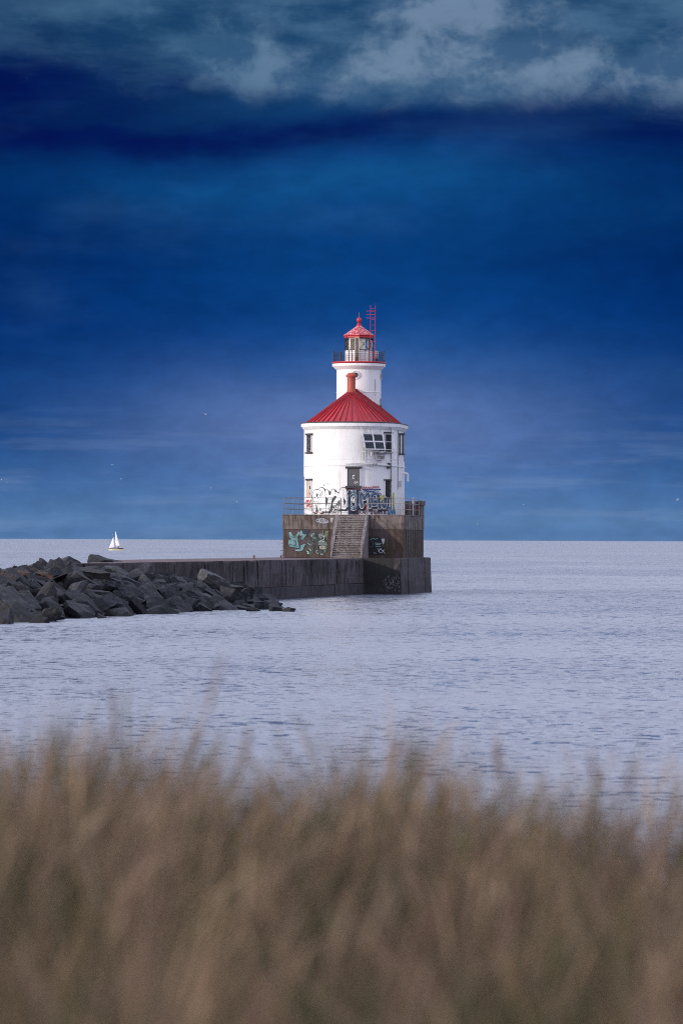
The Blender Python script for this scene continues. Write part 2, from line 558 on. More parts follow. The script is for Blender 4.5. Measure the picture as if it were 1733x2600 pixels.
def sheet(xs, ys, zf):
    mb = MB()
    vs = [(xx, yy, zf(xx, yy)) for yy in ys for xx in xs]
    nx = len(xs)
    fs = [(j * nx + i, j * nx + i + 1, (j + 1) * nx + i + 1, (j + 1) * nx + i) for j in range(len(ys) - 1) for i in range(nx - 1)]
    mb.add(vs, fs)
    return mb
wx = [-60000, -8000, -1500, -300, 0, 300, 1500, 8000, 60000]
wy = [-3000, 0, 40, 120, 260, 420, 900, 2500, 9000, 70000]
tag(sheet(wx, wy, lambda a, c: 0.0).build('water', M['water']), kind='structure')

# ------------------------------------------------------------------ lighthouse frame: x right, y along the pier away from land, z up from the pier deck
TH = R(8.0)
ZP = 3.14
FL = at(717, 1413, 350.4)
FR = at(1024, 1418, 348.9)
FC = Vector(((FL.x + FR.x) / 2, (FL.y + FR.y) / 2, ZP))
HALF = ((FR.x - FL.x) / math.cos(TH)) / 2
AX = Vector((math.sin(TH), math.cos(TH), 0))
RX = Vector((math.cos(TH), -math.sin(TH), 0))
CAM = Vector((0, 0, HC))
def to_world(l):
    return FC + RX * l[0] + AX * l[1] + Vector((0, 0, l[2]))
def to_local(p):
    d = Vector(p) - FC
    return Vector((d.dot(RX), d.dot(AX), d.z))
CL = to_local(CAM)
def rayl(px, py):
    d = Vector(((px - 866.5) / FPX, 1.0, (yh(px) - py) / FPX))
    return Vector((d.dot(RX), d.dot(AX), d.z))
def on_y(px, py, k):
    d = rayl(px, py)
    return CL + d * ((k - CL.y) / d.y)
def on_x(px, py, k):
    d = rayl(px, py)
    return CL + d * ((k - CL.x) / d.x)
def on_cyl(px, py, cy, r):
    d = rayl(px, py)
    o = CL - Vector((0, cy, 0))
    a = d.x ** 2 + d.y ** 2
    bb = 2 * (o.x * d.x + o.y * d.y)
    c = o.x ** 2 + o.y ** 2 - r * r
    disc = bb * bb - 4 * a * c
    if disc < 0:
        disc = 0
    return CL + d * ((-bb - math.sqrt(disc)) / (2 * a))
def zat(py, px, k):
    return on_y(px, py, k).z

S0, RD, LS = 5.1, 4.20, 5.0         # drum centre, radius, straight length
KT, RT = S0 + LS, 2.03              # tower centre, radius
LP = 15.3                           # platform length
HP = zat(1306.5, 870, 0.0)          # platform height
KB = 12.3                           # start of the raised rear block

def lthing(name, label, cat, o=(0, 0, 0), group=None):
    r = thing(name, label, cat, to_world(o), -TH, group)
    ORG[r.name] = Vector(o)
    return r
ORG = {}
def part(mb, name, m, parent, **kw):
    o = mb.build(name, m, parent, ORG[parent.name], **kw)
    ORG[o.name] = ORG[parent.name]
    return o

def stadium(r, n=40, s=S0, L=LS):
    pts = []
    for i in range(n + 1):
        a = pi + pi * i / n
        pts.append((r * math.cos(a), s + r * math.sin(a)))
    for i in range(n + 1):
        a = pi * i / n
        pts.append((r * math.cos(a), s + L + r * math.sin(a)))
    return pts
def sweep(mb, prof, n=40, close=True):
    loops = [stadium(r, n) for r, _ in prof]
    m_ = len(loops[0])
    vs = [(p[0], p[1], z) for lp, (_, z) in zip(loops, prof) for p in lp]
    fs = []
    for i in range(len(prof) - 1):
        for j in range(m_):
            k = (j + 1) % m_
            fs.append((i * m_ + j, i * m_ + k, (i + 1) * m_ + k, (i + 1) * m_ + j))
    if close:
        fs.append(tuple(range(m_))[::-1])
        fs.append(tuple((len(prof) - 1) * m_ + j for j in range(m_)))
    mb.add(vs, fs)
    return mb

# ------------------------------------------------------------------ lighthouse
LH = lthing('lighthouse', 'white round lighthouse with red conical roofs, black gallery railing and graffiti round its foot', 'lighthouse', (0, S0, HP))
zd = lambda py: on_cyl(890, py, S0, RD).z
zt = lambda py: on_cyl(910, py, KT, RT).z
z_belt, z_groove = zd(1181), zd(1168)
z_c0, z_c1, z_c2, z_c3 = zd(1089), zd(1082), zd(1073.5), zd(1071)
wl = MB()
sweep(wl, [(RD, HP), (RD, z_groove - .03), (RD - .02, z_groove), (RD, z_groove + .03), (RD, z_c0 + .02)], 56)
WALL = part(wl, 'house_wall', M['white'], LH, smooth=30)
part(sweep(MB(), [(RD + .02, z_belt - .07), (RD + .07, z_belt - .05), (RD + .07, z_belt + .02), (RD + .02, z_belt + .05)], 56, False), 'belt_course', M['white'], LH)
part(sweep(MB(), [(RD - .02, z_c0), (RD + .05, z_c0), (RD + .20, z_c1 - .06), (RD + .20, z_c1), (RD + .30, z_c1), (RD + .30, z_c2), (RD - .05, z_c2)], 56, False), 'cornice', M['white'], LH, smooth=30)
part(sweep(MB(), [(RD + .31, z_c2), (RD + .33, z_c2 + .02), (RD + .31, z_c3), (RD - .3, z_c3 + .06)], 56, False), 'roof_edge', M['roof_edge'], LH)
# main roof: half cones joined by a ridge
RR = 3.98
z_e = z_c3 + .02
z_r = zat(990, 892, S0)
z_r2 = zat(985.5, 903, KT - RT)
rf = MB()
ev = stadium(RR, 44)
nh = 45
A0, A1 = (0, S0, z_r), (0, KT - .6, z_r2)
vs = [(p[0], p[1], z_e) for p in ev] + [A0, A1]
ia, ib = len(ev), len(ev) + 1
fs = [(i, i + 1, ia) for i in range(nh - 1)] + [(nh - 1, nh, ib, ia)] + [(i, i + 1, ib) for i in range(nh, 2 * nh - 1)] + [(2 * nh - 1, 0, ia, ib)]
rf.add(vs, fs)
lip = [(p[0], p[1]) for p in ev]
for i in range(len(lip)):
    a, c = lip[i], lip[(i + 1) % len(lip)]
    rf.add([(a[0], a[1], z_e), (c[0], c[1], z_e), (c[0], c[1], z_e - .07), (a[0], a[1], z_e - .07)], [(0, 1, 2, 3)])
def seam(p, q):
    p, q = Vector(p), Vector(q)
    rf.bar(p + Vector((0, 0, .04)), q + Vector((0, 0, .04)), .04, .12)
for i in range(0, 23):
    a = pi + pi * i / 22
    e = Vector((RR * math.cos(a), S0 + RR * math.sin(a), z_e))
    seam(e, e.lerp(Vector(A0), .965))
for i in range(1, 10):
    for sg in (-1, 1):
        f = i / 10
        seam((sg * RR, S0 + LS * f, z_e), Vector((sg * RR, S0 + LS * f, z_e)).lerp(Vector(A0).lerp(Vector(A1), f), .99))
rf.bar(Vector(A0) + Vector((0, 0, .02)), Vector(A1) + Vector((0, 0, .02)), .16, .06)
ROOF = part(rf, 'house_roof', M['red_roof'], LH)
# flue on the roof's point
zc = lambda py: zat(py, 891, S0)
part(MB().lathe([(.47, zc(1000)), (.47, zc(997.5)), (.40, zc(996.5)), (.385, zc(990.5)), (.375, zc(990)), (.375, zc(958)), (.48, zc(957)), (.50, zc(953.5)), (.47, zc(952.5)), (.26, zc(946.5)), (.0, zc(946))], (0, S0), 28),
     'chimney', M['chimney'], ROOF, smooth=35)

# tower
zg0, zg1, zg2, zg3, zdk = zt(936.6), zt(928.5), zt(922), zt(920.2), zt(917.3)
part(MB().lathe([(RT, z_e - 1.0), (RT, zt(996)), (RT + .03, zt(995.6)), (RT + .03, zt(994)), (RT, zt(993.5)), (RT, zg0), (RT + .06, zg0), (RT + .36, zg1), (RT + .40, zg1), (RT + .40, zg2), (RT, zg2)], (0, KT), 72), 'tower_wall', M['white_tower'], LH, smooth=30)
part(MB().lathe([(RT - .5, zg3 - .02), (RT + .43, zg3 - .02), (RT + .45, zdk - .06), (RT + .43, zdk), (.3, zdk)], (0, KT), 72), 'gallery_deck', M['red'], LH, smooth=30)
def ring_disc(mb, c, n, r0, r1, d0, d1, seg=28):
    """ring standing on a wall: centre c, outward n"""
    n = Vector(n).normalized()
    t_ = n.cross(Vector((0, 0, 1))).normalized()
    u = Vector((0, 0, 1))
    vs, fs = [], []
    for (r, d) in ((r1, d0), (r1, d1), (r0, d1), (r0, d0)):
        for j in range(seg):
            a = 2 * pi * j / seg
            vs.append(Vector(c) + n * d + (t_ * math.cos(a) + u * math.sin(a)) * r)
    for i in range(3):
        for j in range(seg):
            k = (j + 1) % seg
            fs.append((i * seg + j, i * seg + k, (i + 1) * seg + k, (i + 1) * seg + j))
    mb.add(vs, fs)
    return mb
def disc(mb, c, n, r, d, seg=28):
    n = Vector(n).normalized()
    t_ = n.cross(Vector((0, 0, 1))).normalized()
    vs = [Vector(c) + n * d + (t_ * math.cos(2 * pi * j / seg) + Vector((0, 0, 1)) * math.sin(2 * pi * j / seg)) * r for j in range(seg)]
    mb.add(vs, [tuple(range(seg))])
    return mb
zpo = zt(952)
for ang in (-90, 0):
    n = Vector((math.cos(R(ang)), math.sin(R(ang)), 0))
    c = Vector((0, KT, zpo)) + n * RT
    pw = part(ring_disc(ring_disc(MB(), c, n, .34, .40, -.06, .05), c, n, .22, .27, -.05, .035), 'porthole_frame', M['galv'], LH)
    part(disc(MB(), c, n, .23, .015), 'porthole_pane', M['dark'], pw)
# cracks and a loose cable on the tower's right
part(MB().tube([on_cyl(951, 962, KT, RT + .02), on_cyl(950.5, 985, KT, RT + .02), on_cyl(949, 1000, KT, RT + .02), on_cyl(951, 1005, KT, RT + .02)], .012, 5), 'loose_cable', M['rust_steel'], LH)
part(MB().tube([on_cyl(964.5, 1012, KT, RT + .04), on_cyl(964.5, 1035, KT, RT + .05)], .035, 6).box(on_cyl(964, 1033, KT, RT + .1), (.22, .22, .25)), 'roof_vent_pipe', M['rust_steel'], LH)

# gallery railing: twelve sides
RG = RT + .36
gal = lthing('gallery_railing', 'black iron railing with ball-topped posts round the lighthouse gallery', 'railing', (0, KT, zdk))
a_cam = math.atan2(-math.cos(TH), math.sin(-TH) * -1 if False else -math.sin(TH))  # towards the camera, local
gp = [Vector((RG * math.cos(a_cam + 2 * pi * i / 12), KT + RG * math.sin(a_cam + 2 * pi * i / 12), 0)) for i in range(12)]
zr_top, zr_mid, zr_low = zat(893, 910, KT - RG), zat(898, 910, KT - RG), zat(913.5, 910, KT - RG)
Z3 = lambda p, z: Vector((p.x, p.y, z))
for p in gp:
    mb = MB().tube([Z3(p, zdk), Z3(p, zr_top + .08)], .035, 8)
    mb.lathe([(0.0, zr_top + .06), (.05, zr_top + .09), (.06, zr_top + .12), (.04, zr_top + .16), (0, zr_top + .17)], (p.x, p.y), 8)
    part(mb, 'post', M['black_iron'], gal)
mb, mb2 = MB(), MB()
for i in range(12):
    p, q = gp[i], gp[(i + 1) % 12]
    for z, r_ in ((zr_top, .020), (zr_mid, .018), (zr_low, .018)):
        mb.tube([Z3(p, z), Z3(q, z)], r_, 6)
    for k in range(1, 10):
        f = p.lerp(q, k / 10)
        mb2.tube([Z3(f, zr_low), Z3(f, zr_mid)], .009, 5)
part(mb, 'rail', M['black_iron'], gal)
part(mb2, 'balusters', M['black_iron'], gal)

# lantern room: eight sides
RL = 1.27
zl0, zl1, zl2, zl3 = zdk, zat(887.5, 910, KT - RL), zat(855.5, 910, KT - RL), zat(849.5, 910, KT - RL)
a_v = [a_cam + R(-74 + 45 * i) for i in range(8)]
lv = [Vector((RL * math.cos(a), KT + RL * math.sin(a), 0)) for a in a_v]
mb = MB()
poly = [(p.x, p.y) for p in lv]
# low wall, panel by panel, leaving the doorway open; panel 1 faces the shore
fr = MB()
for i in range(8):
    p, q = lv[i], lv[(i + 1) % 8]
    inn = (Vector((0, KT, 0)) - (p + q) / 2).normalized()
    if i == 1:
        mid = p.lerp(q, .60)
        mb.bar(Z3(p, (zl0 + zl1) / 2) + inn * .03, Z3(mid, (zl0 + zl1) / 2) + inn * .03, .05, zl1 - zl0)
    else:
        mb.bar(Z3(p, (zl0 + zl1) / 2) + inn * .03, Z3(q, (zl0 + zl1) / 2) + inn * .03, .05, zl1 - zl0)
part(mb, 'lantern_wall', M['white_metal'], LH)
for i in range(8):
    p, q = lv[i], lv[(i + 1) % 8]
    fr.bar(Z3(p, zl0), Z3(p, zl2), .055)
    fr.bar(Z3(p, zl2 - .05), Z3(q, zl2 - .05), .06, .14)
    fr.bar(Z3(p, zl1), Z3(q, zl1), .07, .05)
    if i not in (1,):
        fr.bar(Z3(p, zl1 + .02), Z3(q, zl2 - .08), .028)
        fr.bar(Z3(q, zl1 + .02), Z3(p, zl2 - .08), .028)
part(fr, 'lantern_frame', M['black_iron'], LH)
for i in range(8):
    p, q = lv[i], lv[(i + 1) % 8]
    inn = (Vector((0, KT, 0)) - (p + q) / 2).normalized() * .02
    if i == 1:
        m_ = p.lerp(q, .60)
        part(MB().add([Z3(p, zl1) + inn, Z3(m_, zl1) + inn, Z3(m_, zl2) + inn, Z3(p, zl2) + inn], [(0, 1, 2, 3)]), 'lantern_pane', M['glass'], LH)
    else:
        part(MB().add([Z3(p, zl1) + inn, Z3(q, zl1) + inn, Z3(q, zl2) + inn, Z3(p, zl2) + inn], [(0, 1, 2, 3)]), 'lantern_pane', M['glass'], LH)
p, q = lv[1], lv[2]
m0, m1 = p.lerp(q, .60), q
dn = ((p + q) / 2 - Vector((0, KT, 0))).normalized() * .03
df = MB()
df.bar(Z3(m0, zl0 + .05) + dn, Z3(m0, zl2 - .05) + dn, .05)
df.bar(Z3(m1, zl0 + .05) + dn, Z3(m1, zl2 - .05) + dn, .05)
df.bar(Z3(m0, zl2 - .08) + dn, Z3(m1, zl2 - .08) + dn, .05)
df.bar(Z3(p, zl2 - .10) + dn, Z3(m0, zl2 - .10) + dn, .04)
df.bar(Z3(p.lerp(q, .02), zl1) + dn, Z3(p.lerp(q, .02), zl2 - .1) + dn, .035)
DOOR = part(df, 'lantern_door', M['cream'], LH)
part(MB().add([Z3(m0, zl0 + .45) + dn * .5, Z3(m1, zl0 + .45) + dn * .5, Z3(m1, zl2 - .1) + dn * .5, Z3(m0, zl2 - .1) + dn * .5], [(0, 1, 2, 3)]), 'door_pane', M['glass'], DOOR)
part(MB().bar(Z3(m0.lerp(m1, .06), zl0 + .26), Z3(m0.lerp(m1, .94), zl0 + .26), .04, .42), 'door_kick_panel', M['sill_plum'], DOOR)
# inside: pedestal, lamp and cream blind panels
part(MB().lathe([(.0, zl0), (.16, zl0), (.16, zl1 + .25), (.20, zl1 + .25), (.20, zl1 + .72), (.12, zl1 + .8), (0, zl1 + .8)], (0, KT), 16), 'lantern_lamp', M['box_grey'], LH)
for (i, f0, f1) in ((0, .45, .97), (2, .05, .70), (3, .1, .5), (6, .1, .9)):
    p, q = lv[i], lv[(i + 1) % 8]
    inn = (Vector((0, KT, 0)) - (p + q) / 2).normalized() * .16
    part(MB().bar(Z3(p.lerp(q, f0), (zl1 + zl2) / 2) + inn, Z3(p.lerp(q, f1), (zl1 + zl2) / 2) + inn, .02, zl2 - zl1 - .1), 'blind', M['pale_blind'], LH)
zb = lambda py: zat(py, 910, KT)
LR = part(MB().lathe([(RL - .1, zl2 - .02), (RL + .05, zl2 - .02), (RL + .05, zl3 - .10), (RL + .13, zl3 - .03), (RL + .13, zl3 + .02), (.30, zb(829)), (.26, zb(827))], (0, KT), 8, a_v[0]), 'lantern_roof', M['red_peeling'], LH)
part(MB().lathe([(RL - .1, zl2 - .03), (RL + .07, zl2 - .03), (RL + .07, zl3 - .12), (RL + .15, zl3 - .04), (RL + .15, zl3 - .005), (RL + .1, zl3 + .0)], (0, KT), 8, a_v[0]), 'lantern_eave', M['red'], LR)
pr = [(.27, zb(828)), (.22, zb(825)), (.15, zb(823)), (.14, zb(821.5)), (.18, zb(820)), (.10, zb(819.3))]
cb, rb = zb(812.6), .235
pr += [(rb * math.cos(a), cb + rb * math.sin(a)) for a in [R(d) for d in range(-62, 90, 12)]] + [(.03, zb(806)), (.012, zb(792)), (0, zb(792))]
part(MB().lathe(pr, (0, KT), 24), 'roof_finial', M['red'], LR, smooth=40)

# antenna ladder at the gallery's edge
q0 = on_y(938, 917, KT - RG * .86)
q1 = on_y(950.3, 917, KT - RG * .86)
lad = lthing('antenna_ladder', 'tall thin red ladder mast with short side arms standing on the lighthouse gallery', 'ladder mast', ((q0.x + q1.x) / 2, q0.y, zdk))
za = lambda py: zat(py, 944, q0.y)
part(MB().bar(Z3(q0, zdk), Z3(q0, za(774)), .042), 'rail', M['red_ladder'], lad)
part(MB().bar(Z3(q1, zdk), Z3(q1, za(772)), .042), 'rail', M['red_ladder'], lad)
for py in (783, 791, 798.5, 807, 811, 825, 839, 853, 867, 881, 895, 908):
    part(MB().bar(Z3(q0, za(py)), Z3(q1, za(py)), .024), 'rung', M['red_ladder'], lad)
for py in (789.5, 798.2, 807.2):
    part(MB().bar(Z3(on_y(927.6, py, q0.y - .05), za(py)), Z3(q1, za(py)) + Vector((.03, -.05, 0)), .05), 'side_arm', M['red_ladder'], lad)
part(MB().bar(Z3(q1, za(775)) + Vector((0, -.05, 0)), Z3(q1, za(769.5)) + Vector((0, -.05, 0)), .07), 'antenna', M['black_iron'], lad)
# small drum lamp on the gallery
fp = on_y(952.5, 917, KT + .3)
fog = lthing('fog_detector', 'squat grey drum on a stand at the right of the lighthouse gallery', 'equipment drum', (fp.x, fp.y, zdk))
part(MB().lathe([(.0, zdk + .35), (.20, zdk + .35), (.22, zdk + .40), (.22, zdk + .98), (.17, zdk + 1.06), (0, zdk + 1.08)], (fp.x, fp.y), 20), 'body', M['galv'], fog, smooth=40)
part(MB().lathe([(.26, zdk), (.26, zdk + .06), (.10, zdk + .08), (.10, zdk + .36)], (fp.x, fp.y), 16), 'stand', M['black_iron'], fog)

# windows and doors on the drum (recess frames, panes, lintels, sills)
def drum_basis(px, py):
    c = on_cyl(px, py, S0, RD)
    n = Vector((c.x, c.y - S0, 0)).normalized()
    return c, n, Vector((-n.y, n.x, 0))
def opening(x0, x1, y0, y1, name, pane, lint=None, sill=None, lx=1.5, jamb=True, panename='pane'):
    cx = (x0 + x1) / 2
    z0, z1 = on_cyl(cx, y1, S0, RD).z, on_cyl(cx, y0, S0, RD).z
    c, n, t_ = drum_basis(cx, (y0 + y1) / 2)
    if t_.dot(Vector((1, 0, 0))) < 0:
        t_ = -t_
    pxr = abs(Vector((RX.x, RX.y, 0)).dot(Vector((1, 0, 0))))
    fs_ = max(.28, abs(t_.dot(Vector((math.cos(TH), math.sin(TH), 0)))))
    wd = (x1 - x0) * .0352 / fs_
    zc_ = (z0 + z1) / 2
    b_ = Vector((c.x, c.y, 0))
    up = Vector((0, 0, 1))
    root = part(MB().box(b_ + n * -.02 + up * zc_, (wd, .10, z1 - z0), (t_, n, up)), name, pane, LH)
    for sg in ((-1, 1) if jamb else ()):
        part(MB().box(b_ + t_ * sg * (wd / 2 + .03) + n * .02 + up * zc_, (.06, .12, z1 - z0), (t_, n, up)), 'jamb', M['lintel'] if not jamb else M['white_metal'], root)
    if lint:
        part(MB().box(b_ + n * .04 + up * (z1 + lint / 2 + .002), (wd + .25 * lx, .20, lint), (t_, n, up)), 'lintel', M['lintel'], root)
    if sill:
        part(MB().box(b_ + n * .05 + up * (z0 - sill / 2 - .002), (wd + .25 * lx, .22, sill), (t_, n, up)), 'sill', M['lintel'], root)
    return root, b_, n, t_, z0, z1, wd
o_ = opening(779, 790.5, 1105, 1148, 'house_window', M['broken'], .16, .13, 1.3)
opening(976, 991, 1101.5, 1147, 'house_window', M['dark'], .16, .13, 1.2)
o_ = opening(779, 790.5, 1220, 1264, 'house_window', M['board_pale'], .16, None, 1.2, panename='board')
part(MB().box(on_cyl(786.7, 1238, S0, RD + .06), (.10, .05, .28)), 'vent_slot', M['dark'], o_[0])
o_ = opening(975.8, 989.5, 1220.5, 1263, 'house_window', M['dark'], .13, .10, .8)
cc, nn, tt = o_[1], o_[2], o_[3]
mb = MB()
for k in range(1, 7):
    zz = o_[4] + (o_[5] - o_[4]) * k / 7
    mb.box(cc + nn * .05 + Vector((0, 0, zz)), (o_[6], .02, .02), (tt, nn, Vector((0, 0, 1))))
mb.box(cc + nn * .05 + Vector((0, 0, (o_[4] + o_[5]) / 2)), (.025, .02, o_[5] - o_[4]), (tt, nn, Vector((0, 0, 1))))
part(mb, 'bars', M['rust_steel'], o_[0])
o_ = opening(881, 913, 1189.5, 1233.5, 'house_window', M['board_grey'], .18, .20, 1.4, panename='board')
part(MB().box(on_cyl(897, 1211.5, S0, RD + .05), (.20, .05, .34)), 'vent_slot', M['white_metal'], o_[0])
part(MB().box(on_cyl(897, 1211.8, S0, RD + .075), (.11, .02, .24)), 'vent_hole', M['dark'], o_[0])
part(MB().box(on_cyl(897, 1241.5, S0, RD + .03), (1.24, .12, .17)), 'sill_trim', M['sill_plum'], o_[0])
dr = opening(883.5, 910, 1245, 1306, 'house_door', paint('navy_door_paint', (0.022, 0.028, 0.055)), None, None, jamb=False)
# slit windows in the straight right side
for px in (1012.8, 1020.4):
    c0 = on_x(px, 1130, RD)
    za_, zb_ = on_x(px, 1151, RD).z, on_x(px, 1105, RD).z
    r_ = part(MB().box((RD + .02, c0.y, (za_ + zb_) / 2), (.10, .62, zb_ - za_)), 'house_window', M['dark'], LH)
    part(MB().box((RD + .06, c0.y, zb_ + .09), (.22, .95, .17)), 'lintel', M['lintel'], r_)
    part(MB().box((RD + .06, c0.y, za_ - .08), (.24, .95, .15)), 'sill', M['lintel'], r_)
# wall seams, conduits and pipes
def wallpipe(pts, rad, off, name, m_, n=6):
    part(MB().tube([on_cyl(px, py, S0, RD + off) for px, py in pts], rad, n), name, m_, LH)
wallpipe([(924, 1089), (924, 1173)], .022, .04, 'conduit', M['rust_steel'])
wallpipe([(771.8, 1090), (771.5, 1135), (771.5, 1210)], .035, .03, 'conduit', M['white_metal'])
part(MB().tube([(RD + .04, S0 + .05, on_x(1007.5, 1091, RD).z), (RD + .04, S0 + .05, on_x(1007.5, 1243, RD).z)], .03, 6), 'conduit', M['rust_steel'], LH)
part(MB().tube([(RD + .04, S0 + LS - .2, on_x(1024, 1095, RD).z), (RD + .04, S0 + LS - .2, on_x(1024, 1172, RD).z)], .03, 6), 'conduit', M['rust_steel'], LH)
mast = [on_cyl(992.6, 1292, S0, RD + .10), on_cyl(992.6, 1181, S0, RD + .12), on_cyl(992.0, 1120, S0, RD + .42)]
part(MB().tube([mast[0], mast[1]], .040, 8).tube([Vector((mast[1].x, mast[1].y, mast[1].z)), Vector((mast[1].x - .02, mast[1].y - .35, zd(1090))), Vector((mast[1].x - .03, mast[1].y - .35, zat(1056, 990, 1.4)))], [.035, .03, .018], 8), 'mast_pipe', M['rust_steel'], LH)
# white boom lying along the belt course
bo = [on_cyl(871, 1177.6, S0, RD + .22), on_cyl(905, 1175.8, S0, RD + .32), on_cyl(945, 1178, S0, RD + .30), on_cyl(985, 1182, S0, RD + .22)]
boom = lthing('boom_pole', 'white horizontal boom pole fixed along the lighthouse wall above the grey boarded window', 'pole', bo[0])
part(MB().tube(bo, [.03, .06, .085, .09], 10), 'pole', M['white_metal'], boom, smooth=40)
part(MB().tube([bo[2] + Vector((.0, 0, 0)), bo[2] + Vector((.06, .03, -.01))], .115, 10), 'clamp_ring', M['box_grey'], boom)
part(MB().tube([bo[2] + Vector((.28, .12, -.01)), bo[2] + Vector((.34, .15, -.02))], .115, 10), 'clamp_ring', M['box_grey'], boom)
part(MB().box(on_cyl(986.5, 1178.5, S0, RD + .12), (.22, .26, .22)).box(on_cyl(985.5, 1187, S0, RD + .10), (.34, .22, .18)), 'bracket', M['lintel'], boom)
# elbow drain pipe
e0 = on_x(1020, 1201.5, RD)
e0 = Vector((RD, KT - 1.0, e0.z))
ez = on_x(1036, 1222, RD + .6).z
DP = lthing('drain_pipe', 'white elbow drain pipe sticking out of the lighthouse wall on its right', 'pipe', (RD, KT - 1.0, ez))
pts = [Vector((RD - .1, e0.y, e0.z)), Vector((RD + .25, e0.y, e0.z)), Vector((RD + .36, e0.y, e0.z - .03)), Vector((RD + .43, e0.y, e0.z - .10)), Vector((RD + .46, e0.y, e0.z - .2)), Vector((RD + .46, e0.y, ez))]
part(MB().tube(pts, .10, 12), 'pipe', M['white_metal'], DP, smooth=50)
part(MB().tube([Vector((RD + .46, e0.y, ez)), Vector((RD + .46, e0.y, ez + .06))], .13, 12), 'coupling', M['white_metal'], DP)
part(MB().tube([Vector((RD + .46, e0.y, e0.z - .24)), Vector((RD + .46, e0.y, e0.z - .18))], .125, 12), 'coupling', M['white_metal'], DP)
# boarded hatch low on the straight side
part(MB().box((RD + .03, S0 + 1.7, on_x(1015, 1228, RD).z), (.06, 2.0, .5)), 'hatch', M['galv'], LH)

# ------------------------------------------------------------------ solar rack
PH = R(37)
no = Vector((math.sin(PH), -math.cos(PH), 0))
ta = Vector((math.cos(PH), math.sin(PH), 0))
up = Vector((0, 0, 1))
rc = Vector((0, S0, 0)) + no * (RD + .22)
z_t, z_b, z_f = zd(1100.5), zd(1141), zd(1173)
SR = lthing('solar_rack', 'white tilted rack with four dark solar panels hanging on the upper lighthouse wall', 'solar panels', rc + up * z_f)
W3, TIL = 3.0, .50
def rk(s, f, o=0.0):
    """s across -1.5..1.5, f 0 top .. 1 bottom, o out of the panel plane"""
    tilt = math.atan2(TIL, z_t - z_b)
    pn = no * math.cos(tilt) + up * math.sin(tilt)
    return rc + ta * s + no * (TIL * f) + up * (z_t + (z_b - z_t) * f) + pn * o
off = .22
cols = [(-1.5 + off, -.52 + off), (-.48 + off, .50 + off)]
rows = [(0.02, .485), (.515, .98)]
fx = Vector(ta)
for (s0, s1) in cols:
    for (f0, f1) in rows:
        a, b_, c_, d_ = rk(s0, f0), rk(s1, f0), rk(s1, f1), rk(s0, f1)
        fr = MB()
        for p, q in ((a, b_), (b_, c_), (c_, d_), (d_, a)):
            fr.bar(p, q, .09, .05, no)
        pf = part(fr, 'solar_panel', M['white_metal'], SR)
        cellm = MB()
        cellm.add([rk(s0 + .04, f0 + .02, .01), rk(s1 - .04, f0 + .02, .01), rk(s1 - .04, f1 - .02, .01), rk(s0 + .04, f1 - .02, .01)], [(0, 1, 2, 3)])
        part(cellm, 'cells', M['solar'], pf)
        gm = MB()
        for k in range(1, 4):
            ff = f0 + .02 + (f1 - f0 - .04) * k / 4
            gm.bar(rk(s0 + .04, ff, .015), rk(s1 - .04, ff, .015), .012, .008, no)
            ss = s0 + .04 + (s1 - s0 - .08) * k / 4
            gm.bar(rk(ss, f0 + .02, .016), rk(ss, f1 - .02, .016), .012, .008, no)
        part(gm, 'grid_lines', M['solar_line'], pf)
fr = MB()
for s in (-1.56 + off, -.50 + off, .53 + off, 1.52 + off):
    fr.bar(rk(s, -.42, .02), rk(s, 1.0, .02), .05, .05, no)
for f in (0.0, .5, 1.0):
    fr.bar(rk(-1.56 + off, f, -.03), rk(1.52 + off, f, -.03), .06, .05, no)
part(fr, 'rack_frame', M['galv'], SR)
fr = MB()
lo = lambda s, z: rc + ta * s + no * (TIL * .95) + up * z
for s in (-1.5 + off, 1.55 + off):
    fr.bar(lo(s, z_b + .25), lo(s, z_f), .05)
for z_ in (z_b - .22, zd(1166)):
    fr.bar(lo(-1.5 + off, z_), lo(1.55 + off, z_), .05)
for s in (-1.5 + off, 1.55 + off):
    for z_ in (z_b - .22, z_f + .02):
        fr.bar(lo(s, z_), lo(s, z_) - no * .75, .04)
part(fr, 'support_frame', M['galv'], SR)
jb = lo(.62, zd(1158)) - no * .45
EB = lthing('junction_box', 'grey electrical box hanging on the wall under the solar panels', 'electrical box', jb)
part(MB().box(jb, (.50, .22, .62), (ta, no, up)), 'case', M['box_grey'], EB, bevel=.02)
part(MB().box(jb + no * .13 + up * .08, (.24, .03, .05), (ta, no, up)), 'nameplate', M['galv'], EB)
part(MB().box(jb - ta * .42 + up * .33, (.22, .14, .16), (ta, no, up)).box(jb + ta * .40 + up * .33, (.18, .14, .16), (ta, no, up)).box(jb + up * .60, (.55, .2, .22), (ta, no, up)), 'clip', M['lintel'], EB)
cb_ = [jb - ta * .82 + up * .95, jb - ta * .75 + up * .3, jb - ta * .70 - up * .15, jb - ta * .45 - up * .42, jb - ta * .1 - up * .40, jb - ta * .02 - up * .3]
part(MB().tube(cb_, .025, 6), 'cable', M['lintel'], EB)
part(MB().box(jb - ta * 1.0 + up * .22, (.10, .10, .34), (ta, no, up)), 'white_capsule', M['white_metal'], EB)

